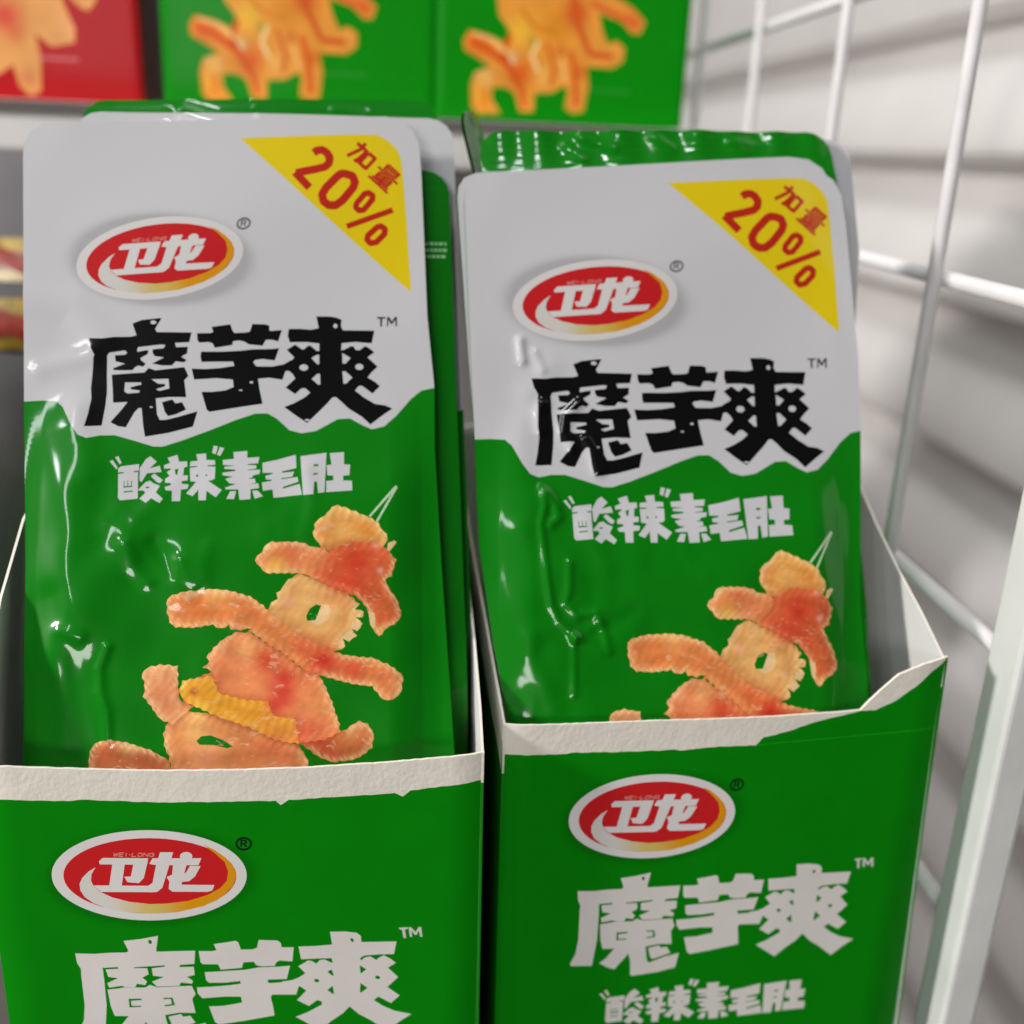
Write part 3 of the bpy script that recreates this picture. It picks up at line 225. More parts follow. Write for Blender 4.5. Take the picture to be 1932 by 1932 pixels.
7.01],[20.52,7.18],[20.64,7.28],[20.79,7.28],[20.91,7.17]],[[18.87,5.89],[18.92,7.42],[18.57,7.43],[18.52,5.9]],[[18.73,7.22],[19.51,7.19],[19.52,7.61],[18.75,7.64]],[[19.41,7.23],[19.67,6.99],[19.89,7.33],[19.62,7.57]],[[19.6,7.17],[19.59,6.86],[19.95,6.85],[19.96,7.15]],[[19.68,7.03],[19.39,6.81],[19.58,6.46],[19.87,6.68]],[[19.5,6.85],[18.72,6.87],[18.71,6.45],[19.48,6.42]],[[18.92,7.42],[18.88,7.3],[18.79,7.23],[18.68,7.23],[18.6,7.31],[18.57,7.43],[18.6,7.56],[18.69,7.63],[18.8,7.63],[18.89,7.55]],[[19.69,7.39],[19.65,7.27],[19.56,7.2],[19.45,7.2],[19.37,7.28],[19.34,7.41],[19.37,7.53],[19.46,7.6],[19.57,7.6],[19.66,7.52]],[[19.96,7.15],[19.92,7.03],[19.83,6.96],[19.72,6.96],[19.63,7.04],[19.6,7.17],[19.64,7.29],[19.73,7.36],[19.84,7.36],[19.93,7.28]],[[19.95,6.85],[19.91,6.72],[19.82,6.65],[19.71,6.65],[19.62,6.73],[19.59,6.86],[19.63,6.98],[19.72,7.06],[19.83,7.05],[19.92,6.97]],[[19.66,6.63],[19.63,6.5],[19.54,6.43],[19.43,6.44],[19.34,6.52],[19.31,6.64],[19.35,6.76],[19.44,6.84],[19.55,6.83],[19.64,6.75]],[[19.13,6.51],[19.66,5.72],[19.93,5.99],[19.41,6.78]]]},"sub_add":[[[-9.33,-49.58],[-8.69,-49.33],[-7.6,-51.03],[-7.8,-51.53]],[[-8.2,-48.69],[-7.5,-48.52],[-6.75,-50.13],[-7.18,-50.39]],[[-7.45,-51.33],[-6.82,-50.86],[-2.96,-50.61],[-2.95,-52.16],[-3.15,-52.59],[-3.08,-58.42],[-6.92,-58.52],[-7.35,-57.9],[-7.43,-52.74]],[[-2.8,-51.58],[-1.54,-49.59],[-0.54,-48.98],[0.84,-50.34],[-0.66,-51.73],[1.5,-51.28],[1.94,-52.72],[-1.22,-52.8],[-2.34,-54.72],[-2.78,-54.4],[-2.79,-52.33]],[[-0.35,-53.53],[0.36,-52.98],[2.24,-54.6],[1.68,-55.3],[0.95,-54.95]],[[-3.04,-56.44],[-1.48,-54.78],[-0.48,-54.56],[0.24,-55.2],[1.69,-55.89],[0.83,-57.31],[2.43,-58.89],[1.71,-59.8],[-0.16,-58.56],[-1.29,-59.51],[-2.72,-58.45],[-1.46,-57.22],[-1.89,-56.67],[-2.89,-56.6]],[[3.21,-49.61],[5.37,-49.09],[5.75,-50.68],[7.48,-50.72],[7.57,-51.92],[6.83,-52.1],[6.84,-52.39],[6.7,-53.87],[7.72,-53.94],[7.72,-55.06],[6.42,-55.19],[6.43,-55.78],[7.95,-56.03],[7.74,-56.99],[6.3,-57.11],[6.16,-59.68],[4.37,-59.56],[4.36,-57.19],[2.98,-57.01],[2.76,-56.26],[4.12,-55.91],[4.12,-55.47],[2.76,-55.22],[2.82,-54.34],[3.74,-53.82],[3.09,-52.87],[3.95,-52.34],[3.95,-52.04],[2.51,-52.02],[2.43,-51.27],[3.8,-50.77]],[[9.51,-49.29],[11.69,-49.21],[11.77,-50.71],[13.66,-50.91],[13.74,-51.97],[12.06,-52.0],[12.06,-52.22],[13.8,-52.42],[13.74,-55.11],[13.23,-55.45],[12.22,-55.52],[15.27,-57.89],[13.96,-59.44],[11.94,-57.81],[11.8,-59.95],[10.21,-59.83],[10.13,-57.38],[8.9,-58.77],[7.45,-58.08],[9.61,-55.56],[8.3,-55.32],[8.15,-52.26],[9.74,-52.22],[9.73,-51.99],[8.14,-51.89],[8.28,-50.85],[9.88,-50.74]],[[13.36,-47.52],[14.31,-47.81],[13.8,-49.58],[12.99,-49.15]],[[14.75,-47.91],[15.7,-48.27],[14.83,-50.02],[14.1,-49.67]],[[17.75,-49.31],[20.83,-49.27],[20.82,-50.85],[23.5,-50.86],[23.26,-52.27],[20.98,-52.31],[20.98,-52.52],[22.85,-52.73],[22.84,-53.48],[20.98,-53.6],[20.98,-53.73],[23.74,-53.8],[23.57,-54.77],[22.11,-55.0],[22.11,-55.42],[20.98,-55.67],[22.6,-55.87],[22.76,-56.79],[20.98,-57.07],[23.32,-56.91],[23.56,-58.0],[21.62,-58.19],[21.61,-60.42],[19.2,-60.4],[18.95,-58.0],[16.14,-57.8],[16.05,-57.38],[17.74,-56.93],[18.39,-56.73],[16.94,-56.46],[16.05,-55.4],[17.74,-55.03],[15.48,-54.55],[15.33,-53.96],[18.23,-53.74],[18.23,-53.41],[15.81,-53.08],[15.8,-52.58],[18.23,-52.5],[15.48,-52.14],[15.4,-50.99],[17.91,-50.9]],[[17.18,-58.29],[18.47,-58.38],[17.99,-60.15],[16.3,-59.95]],[[22.02,-58.55],[23.24,-58.56],[24.37,-59.96],[22.58,-60.41]],[[24.23,-52.25],[27.51,-51.8],[31.69,-50.91],[31.82,-54.01],[30.1,-54.32],[28.63,-54.54],[28.62,-54.88],[31.33,-54.82],[30.91,-55.95],[28.46,-56.11],[28.46,-56.36],[32.06,-56.11],[32.29,-57.21],[28.77,-58.12],[28.85,-58.54],[32.53,-57.73],[33.08,-60.25],[26.72,-60.46],[26.49,-58.54],[24.37,-58.72],[24.13,-56.8],[26.34,-56.54],[26.33,-56.29],[25.03,-56.12],[24.88,-55.36],[26.51,-54.98],[26.5,-54.73],[24.31,-54.57]],[[32.75,-51.32],[38.61,-50.88],[38.09,-60.03],[36.69,-60.18],[36.47,-57.5],[35.81,-57.45],[35.62,-60.35],
[33.33,-60.35]],[[39.36,-51.01],[42.6,-50.98],[42.55,-53.83],[43.96,-54.01],[43.76,-56.43],[42.35,-56.49],[42.33,-57.58],[44.31,-57.8],[44.37,-60.06],[38.5,-60.06],[38.53,-57.49],[40.1,-57.42],[40.11,-56.34],[38.79,-56.16],[38.66,-53.82],[39.74,-53.72]]],"sub_sub":[[[-7.51,-52.22],[-6.22,-52.21],[-6.23,-52.46],[-7.5,-52.59]],[[-4.08,-52.12],[-2.91,-52.14],[-2.91,-52.43],[-4.08,-52.41]],[[-6.26,-55.41],[-4.26,-55.44],[-4.26,-55.68],[-6.18,-55.73]],[[-6.23,-56.6],[-4.18,-56.48],[-4.17,-56.74],[-6.02,-56.87]],[[-6.19,-54.23],[-6.03,-54.24],[-6.01,-55.43],[-6.18,-55.42]],[[-5.41,-54.21],[-5.24,-54.22],[-5.23,-55.44],[-5.4,-55.42]],[[-4.63,-54.27],[-4.46,-54.28],[-4.45,-55.46],[-4.61,-55.45]],[[-1.61,-56.02],[-1.04,-55.84],[-0.46,-56.03],[-1.03,-56.26]],[[4.82,-52.4],[5.68,-52.24],[5.4,-53.63],[5.04,-53.61]],[[10.11,-54.23],[10.02,-54.41],[9.82,-54.48],[9.61,-54.38],[9.53,-54.19],[9.62,-54.0],[9.81,-53.93],[10.03,-54.03]],[[12.08,-54.24],[12.01,-54.39],[11.85,-54.44],[11.69,-54.37],[11.62,-54.21],[11.68,-54.06],[11.85,-54.02],[12.01,-54.09]],[[35.69,-53.45],[36.76,-53.43],[36.76,-53.94],[35.69,-53.91]],[[35.59,-55.52],[36.66,-55.48],[36.57,-55.87],[35.58,-55.9]]]},"pouch":{"text_add":[[[-15.42,6.25],[-12.53,6.19],[-10.02,6.58],[-6.45,6.73],[-5.19,7.07],[-6.16,9.78],[-4.17,10.62],[-1.77,10.94],[0.18,11.14],[-1.18,8.59],[-0.79,7.87],[6.83,7.85],[6.35,5.58],[2.73,5.36],[1.99,4.87],[0.19,4.97],[-5.18,4.27],[-6.65,3.53],[-7.84,3.51],[-10.95,2.98],[-11.37,2.26],[-11.3,-2.17],[-11.1,-6.11],[-11.29,-9.25],[-11.88,-13.79],[-15.53,-14.04],[-14.89,-11.31],[-14.35,-7.71],[-14.59,-5.05],[-14.37,-0.63],[-14.31,1.74],[-14.11,2.38],[-14.98,4.11]],[[-7.85,3.75],[-7.08,3.04],[-7.52,2.56],[-9.74,2.41],[-9.55,1.02],[-7.45,0.49],[-10.09,-0.57],[-9.78,-1.01],[-7.41,-1.05],[-5.78,-0.99],[-5.35,-0.35],[-4.62,0.06],[-3.57,-0.17],[-2.99,0.48],[-3.98,1.26],[-4.22,1.81],[-2.67,2.71],[-2.48,3.67],[-3.37,3.58],[-4.78,3.24],[-5.01,3.55],[-4.74,4.44],[-5.51,5.22]],[[0.93,5.49],[3.18,5.61],[3.51,4.41],[6.07,4.53],[5.95,3.01],[4.69,2.19],[5.91,1.4],[5.25,0.88],[3.51,1.13],[2.71,0.16],[0.61,0.13],[-1.64,0.58],[0.94,2.0],[-1.17,2.29],[-1.64,3.21],[-1.58,3.85],[0.74,4.13],[1.1,4.69]],[[-10.27,-2.08],[-6.79,-1.77],[-3.23,-1.51],[-2.36,-0.47],[-0.86,-1.0],[5.42,-0.2],[6.37,-2.26],[5.49,-3.23],[6.03,-7.19],[2.29,-7.15],[-0.54,-7.5],[-0.14,-11.19],[0.48,-12.44],[1.67,-12.44],[4.19,-11.79],[8.57,-10.41],[7.68,-13.96],[2.49,-15.41],[-2.53,-16.3],[-3.04,-13.72],[-3.52,-9.73],[-4.19,-9.74],[-5.05,-10.76],[-6.72,-14.14],[-8.35,-13.92],[-10.07,-12.99],[-7.73,-10.0],[-6.6,-8.34],[-9.69,-8.53],[-9.94,-5.31]],[[0.83,-8.35],[3.05,-7.7],[3.74,-8.64],[5.16,-8.31],[6.09,-10.04],[3.88,-11.16],[2.25,-11.57],[1.48,-10.55]],[[7.99,7.71],[9.26,7.73],[10.96,7.8],[11.56,8.09],[11.18,9.23],[15.31,9.95],[15.7,8.69],[16.2,7.92],[18.53,8.06],[19.63,8.3],[20.15,10.14],[23.17,10.13],[23.91,9.82],[23.99,8.58],[26.76,8.89],[25.93,6.14],[24.69,6.51],[23.21,6.48],[22.49,5.05],[19.42,5.32],[18.56,5.89],[17.33,6.19],[15.99,5.97],[15.76,5.06],[11.94,4.36],[11.49,5.38],[10.52,5.69],[8.58,5.52],[8.14,6.1]],[[8.99,3.41],[14.2,3.52],[17.86,3.81],[20.3,4.17],[24.35,4.32],[26.19,4.56],[25.24,1.66],[22.53,1.94],[20.82,1.66],[20.46,1.14],[21.21,0.18],[24.76,0.23],[27.22,0.78],[28.56,1.64],[29.67,2.18],[29.7,-1.32],[28.34,-0.69],[27.6,-0.83],[27.01,-2.83],[24.06,-2.42],[21.61,-2.71],[22.01,-5.27],[22.73,-8.52],[16.85,-9.53],[11.19,-10.53],[10.58,-10.09],[9.3,-5.92],[11.71,-5.89],[14.6,-5.48],[16.29,-4.69],[16.08,-2.97],[12.62,-2.69],[7.61,-3.07],[7.02,-0.53],[10.04,-0.61],[13.3,-0.31],[16.33,0.24],[16.07,1.2],[13.27,1.16],[9.16,1.04],[8.89,2.25]],[[28.26,9.19],[30.69,9.28],[33.35,9.13],[34.97,9.55],[34.44,12.35],[37.48,12.41],[38.97,12.2],[40.16,11.68],[40.02,10.11],[40.47,9.18],[47.64,9.24],[47.04,6.18],[43.3,6.43],[40.18,6.06],[40.11,4.35],[40.85,4.6],[42.26,5.4],[42.86,5.41],[43.45,4.49],[44.27,4.5],[45.54,5.53],[46.58,4.92],[47.63,4.08],[46.06,2.82],[48.37,0.68],[47.02,-0.66],[46.05,-1.91],[47.76,-2.97],
[48.88,-3.96],[47.16,-5.75],[44.79,-3.93],[44.05,-4.01],[43.23,-5.1],[45.23,-6.69],[47.75,-8.2],[49.98,-8.49],[51.69,-9.24],[49.38,-10.95],[46.71,-13.11],[44.79,-11.29],[41.69,-9.33],[40.21,-7.81],[38.88,-6.68],[38.14,-6.84],[36.97,-8.3],[35.22,-10.15],[32.61,-12.9],[29.97,-11.1],[27.48,-9.23],[29.8,-8.22],[31.98,-6.9],[33.22,-5.75],[32.11,-4.77],[31.24,-4.78],[29.86,-6.16],[27.73,-4.66],[29.83,-2.5],[29.31,-1.51],[28.42,-0.75],[27.69,-0.69],[26.98,-2.76],[26.4,-2.77],[26.36,0.52],[27.82,0.93],[28.99,1.71],[29.57,2.49],[27.86,4.24],[29.76,5.5],[31.31,4.37],[31.75,4.45],[32.63,5.32],[33.22,5.33],[34.56,4.11],[35.15,4.12],[35.14,5.9],[32.18,6.16],[28.51,6.02],[28.05,7.56]]],"text_sub":[[[-7.32,-3.86],[-3.91,-3.82],[-3.75,-4.29],[-6.11,-4.95],[-6.02,-5.42],[-4.01,-5.72],[-4.29,-6.19],[-6.66,-6.38],[-7.41,-5.91]],[[-1.62,-3.08],[2.04,-2.95],[2.31,-5.17],[0.16,-5.75],[-0.59,-5.36],[1.33,-4.71],[1.32,-4.15],[-0.18,-4.09]],[[-0.92,10.12],[-1.04,9.85],[-1.38,9.68],[-1.8,9.67],[-2.14,9.83],[-2.27,10.09],[-2.15,10.36],[-1.82,10.53],[-1.4,10.54],[-1.06,10.38]],[[-1.09,-9.5],[-1.19,-9.64],[-1.45,-9.69],[-1.7,-9.64],[-1.81,-9.51],[-1.71,-9.37],[-1.46,-9.32],[-1.2,-9.37]],[[20.59,-3.55],[20.47,-3.75],[20.17,-3.84],[19.86,-3.76],[19.74,-3.56],[19.86,-3.36],[20.16,-3.28],[20.46,-3.35]],[[18.31,-5.43],[18.19,-5.56],[17.88,-5.62],[17.57,-5.57],[17.44,-5.44],[17.57,-5.32],[17.87,-5.26],[18.18,-5.31]],[[33.39,2.39],[34.56,3.18],[35.15,3.19],[35.16,1.03],[34.72,0.95]],[[40.33,3.74],[42.26,2.6],[41.08,1.27],[40.41,1.26]],[[32.71,0.15],[32.58,-0.24],[32.22,-0.52],[31.72,-0.63],[31.22,-0.54],[30.85,-0.26],[30.71,0.12],[30.84,0.51],[31.21,0.8],[31.71,0.91],[32.21,0.81],[32.57,0.53]],[[45.12,0.55],[45.0,0.18],[44.66,-0.1],[44.2,-0.2],[43.74,-0.11],[43.4,0.16],[43.28,0.53],[43.4,0.9],[43.74,1.18],[44.2,1.28],[44.66,1.19],[45.0,0.92]],[[33.49,-2.53],[34.73,-1.28],[35.35,-1.28],[35.45,-3.81],[34.9,-3.81]],[[40.34,-0.59],[41.08,-0.58],[42.64,-2.03],[41.23,-3.51],[40.64,-3.52]],[[39.23,10.18],[39.14,9.84],[38.9,9.63],[38.61,9.63],[38.37,9.83],[38.28,10.16],[38.37,10.49],[38.6,10.7],[38.9,10.7],[39.14,10.5]],[[33.19,-12.22],[33.02,-12.39],[32.61,-12.46],[32.19,-12.4],[32.02,-12.23],[32.19,-12.05],[32.6,-11.98],[33.02,-12.05]]],"tm":[[[48.17,12.54],[50.2,12.58],[50.2,12.16],[49.45,12.14],[49.37,10.21],[48.96,10.2],[48.92,12.13],[48.25,12.15]],[[50.58,12.59],[51.08,12.6],[51.63,11.51],[52.32,12.63],[52.84,12.64],[52.83,10.35],[52.46,10.35],[52.43,11.92],[51.73,10.84],[51.4,10.83],[50.88,11.89],[50.8,10.32],[50.47,10.31]]],"sub_add":[[[-9.75,-21.91],[-9.13,-21.61],[-8.04,-23.22],[-8.23,-23.73]],[[-8.66,-20.95],[-7.98,-20.73],[-7.23,-22.27],[-7.64,-22.56]],[[-7.89,-23.51],[-7.28,-23.0],[-3.53,-22.48],[-3.49,-24.02],[-3.68,-24.46],[-3.52,-30.23],[-7.26,-30.59],[-7.69,-30.01],[-7.85,-24.9]],[[-3.36,-23.43],[-2.16,-21.37],[-1.2,-20.7],[0.17,-21.95],[-1.27,-23.43],[0.82,-22.83],[1.28,-24.23],[-1.8,-24.53],[-2.86,-26.51],[-3.29,-26.22],[-3.34,-24.17]],[[-0.94,-25.19],[-0.26,-24.6],[1.6,-26.07],[1.06,-26.8],[0.35,-26.51]],[[-3.51,-28.26],[-2.02,-26.51],[-1.05,-26.22],[-0.34,-26.8],[1.08,-27.39],[0.27,-28.85],[1.85,-30.31],[1.17,-31.26],[-0.67,-30.16],[-1.76,-31.18],[-3.17,-30.23],[-1.96,-28.92],[-2.39,-28.41],[-3.36,-28.41]],[[2.46,-21.06],[4.56,-20.39],[4.95,-21.94],[6.64,-21.86],[6.74,-23.04],[6.03,-23.27],[6.04,-23.56],[5.93,-25.04],[6.92,-25.03],[6.94,-26.14],[5.68,-26.36],[5.7,-26.95],[7.18,-27.09],[6.99,-28.05],[5.59,-28.27],[5.5,-30.83],[3.75,-30.83],[3.7,-28.49],[2.36,-28.41],[2.13,-27.68],[3.45,-27.24],[3.44,-26.8],[2.11,-26.65],[2.16,-25.77],[3.05,-25.19],[2.4,-24.3],[3.23,-23.71],[3.22,-23.42],[1.82,-23.5],[1.73,-22.76],[3.05,-22.17]],[[8.59,-20.3],[10.71,-20.07],[10.81,-21.55],[12.66,-21.62],[12.75,-22.66],[11.12,-22.81],[11.12,-23.03],[12.82,-23.1],[12.8,-25.77],[12.31,-26.14],[11.33,-26.28],[14.34,-28.42],[13.09,-30.04],[11.09,-28.57],[10.99,-30.7],[9.44,-30.69],[9.32,-28.27],[8.15,-29.74],[6.73,-29.15],[8.79,-26.51],[7.51,-26.36],[7.31,-23.34],[8.86,
-23.19],[8.85,-22.96],[7.3,-22.97],[7.42,-21.93],[8.97,-21.71]],[[12.31,-18.28],[13.24,-18.5],[12.77,-20.29],[11.98,-19.92]],[[13.67,-18.57],[14.6,-18.86],[13.78,-20.65],[13.06,-20.36]],[[16.61,-19.75],[19.61,-19.49],[19.63,-21.06],[22.24,-20.88],[22.02,-22.29],[19.81,-22.49],[19.81,-22.7],[21.63,-22.78],[21.64,-23.52],[19.83,-23.77],[19.83,-23.9],[22.52,-23.77],[22.37,-24.75],[20.95,-25.08],[20.96,-25.49],[19.86,-25.82],[21.44,-25.9],[21.61,-26.8],[19.88,-27.21],[22.16,-26.88],[22.41,-27.95],[20.52,-28.27],[20.55,-30.48],[18.2,-30.63],[17.92,-28.27],[15.18,-28.27],[15.09,-27.86],[16.73,-27.29],[17.36,-27.05],[15.94,-26.88],[15.06,-25.9],[16.7,-25.41],[14.49,-25.09],[14.33,-24.52],[17.15,-24.1],[17.15,-23.77],[14.78,-23.62],[14.77,-23.12],[17.13,-22.87],[14.45,-22.71],[14.35,-21.57],[16.79,-21.31]],[[16.2,-28.68],[17.46,-28.68],[17.02,-30.47],[15.37,-30.39]],[[20.92,-28.6],[22.11,-28.52],[23.23,-29.83],[21.5,-30.4]],[[22.97,-22.2],[26.15,-21.53],[30.21,-20.36],[30.39,-23.42],[28.72,-23.84],[27.29,-24.17],[27.29,-24.5],[29.92,-24.25],[29.53,-25.4],[27.15,-25.73],[27.15,-25.98],[30.65,-25.48],[30.9,-26.55],[27.48,-27.7],[27.57,-28.11],[31.14,-27.05],[31.72,-29.51],[25.53,-30.16],[25.27,-28.28],[23.21,-28.6],[22.95,-26.72],[25.09,-26.31],[25.08,-26.06],[23.81,-25.98],[23.65,-25.24],[25.23,-24.75],[25.22,-24.5],[23.08,-24.5]],[[31.25,-20.69],[36.95,-19.84],[36.59,-28.94],[35.23,-29.19],[34.97,-26.55],[34.33,-26.55],[34.19,-29.43],[31.96,-29.59]],[[37.68,-19.92],[40.83,-19.66],[40.83,-22.49],[42.21,-22.57],[42.05,-24.98],[40.68,-25.14],[40.68,-26.22],[42.61,-26.3],[42.7,-28.53],[36.99,-28.94],[36.98,-26.39],[38.5,-26.22],[38.5,-25.15],[37.21,-25.06],[37.04,-22.75],[38.09,-22.58]]],"sub_sub":[[[-7.93,-24.39],[-6.68,-24.29],[-6.68,-24.54],[-7.92,-24.76]],[[-4.6,-24.06],[-3.46,-23.99],[-3.45,-24.28],[-4.59,-24.34]],[[-6.66,-27.47],[-4.72,-27.36],[-4.71,-27.59],[-6.58,-27.78]],[[-6.62,-28.64],[-4.62,-28.38],[-4.61,-28.64],[-6.41,-28.9]],[[-6.62,-26.29],[-6.46,-26.29],[-6.42,-27.47],[-6.59,-27.47]],[[-5.86,-26.22],[-5.69,-26.22],[-5.66,-27.42],[-5.83,-27.42]],[[-5.1,-26.22],[-4.93,-26.22],[-4.9,-27.39],[-5.06,-27.39]],[[-2.13,-27.75],[-1.58,-27.53],[-1.01,-27.68],[-1.56,-27.94]],[[4.07,-23.71],[4.91,-23.49],[4.66,-24.89],[4.31,-24.89]],[[9.25,-25.15],[9.17,-25.34],[8.98,-25.42],[8.77,-25.34],[8.69,-25.15],[8.77,-24.96],[8.96,-24.88],[9.17,-24.96]],[[11.17,-25.03],[11.11,-25.18],[10.95,-25.24],[10.79,-25.18],[10.72,-25.03],[10.78,-24.88],[10.94,-24.82],[11.1,-24.88]],[[34.15,-22.59],[35.19,-22.5],[35.2,-23.0],[34.15,-23.05]],[[34.08,-24.65],[35.12,-24.54],[35.04,-24.93],[34.08,-25.03]]],"tri":[[[16.78,55.0],[35.09,56.37],[45.91,57.12],[48.63,57.02],[50.9,55.82],[52.94,53.84],[53.96,51.57],[54.28,48.67],[55.22,35.49],[56.13,18.73],[47.44,26.49],[36.97,36.09],[27.6,44.91]]],"promo":[[[34.1,51.16],[34.95,51.8],[33.93,53.41],[33.08,52.77]],[[34.53,51.62],[35.65,51.79],[35.46,53.75],[34.34,53.58]],[[35.11,51.89],[36.12,51.32],[37.01,53.09],[36.0,53.65]],[[35.79,51.64],[36.58,50.35],[38.13,51.47],[37.34,52.77]],[[36.45,51.04],[36.23,49.59],[38.04,49.33],[38.26,50.78]],[[36.53,50.18],[35.64,49.3],[36.85,47.87],[37.74,48.74]],[[36.02,49.53],[33.79,48.84],[34.25,46.96],[36.47,47.64]],[[33.85,48.86],[31.4,48.29],[31.74,46.37],[34.19,46.94]],[[31.37,48.28],[29.37,47.72],[29.78,45.83],[31.78,46.38]],[[35.36,52.64],[35.18,52.05],[34.73,51.67],[34.16,51.65],[33.7,51.99],[33.52,52.56],[33.69,53.15],[34.15,53.53],[34.72,53.55],[35.18,53.21]],[[36.47,52.8],[36.3,52.22],[35.84,51.84],[35.28,51.82],[34.82,52.16],[34.64,52.73],[34.81,53.32],[35.27,53.7],[35.84,53.72],[36.3,53.38]],[[37.48,52.24],[37.31,51.65],[36.85,51.28],[36.29,51.25],[35.83,51.59],[35.65,52.17],[35.82,52.76],[36.28,53.13],[36.85,53.16],[37.31,52.82]],[[38.27,50.95],[38.1,50.36],[37.64,49.98],[37.08,49.96],[36.62,50.3],[36.44,50.87],[36.61,51.46],[37.07,51.84],[37.64,51.86],[38.1,51.52]],[[38.06,49.49],[37.88,48.91],[37.42,48.53],[36.86,48.51],[36.4,48.85],[36.22,49.42],[36.39,50.01],
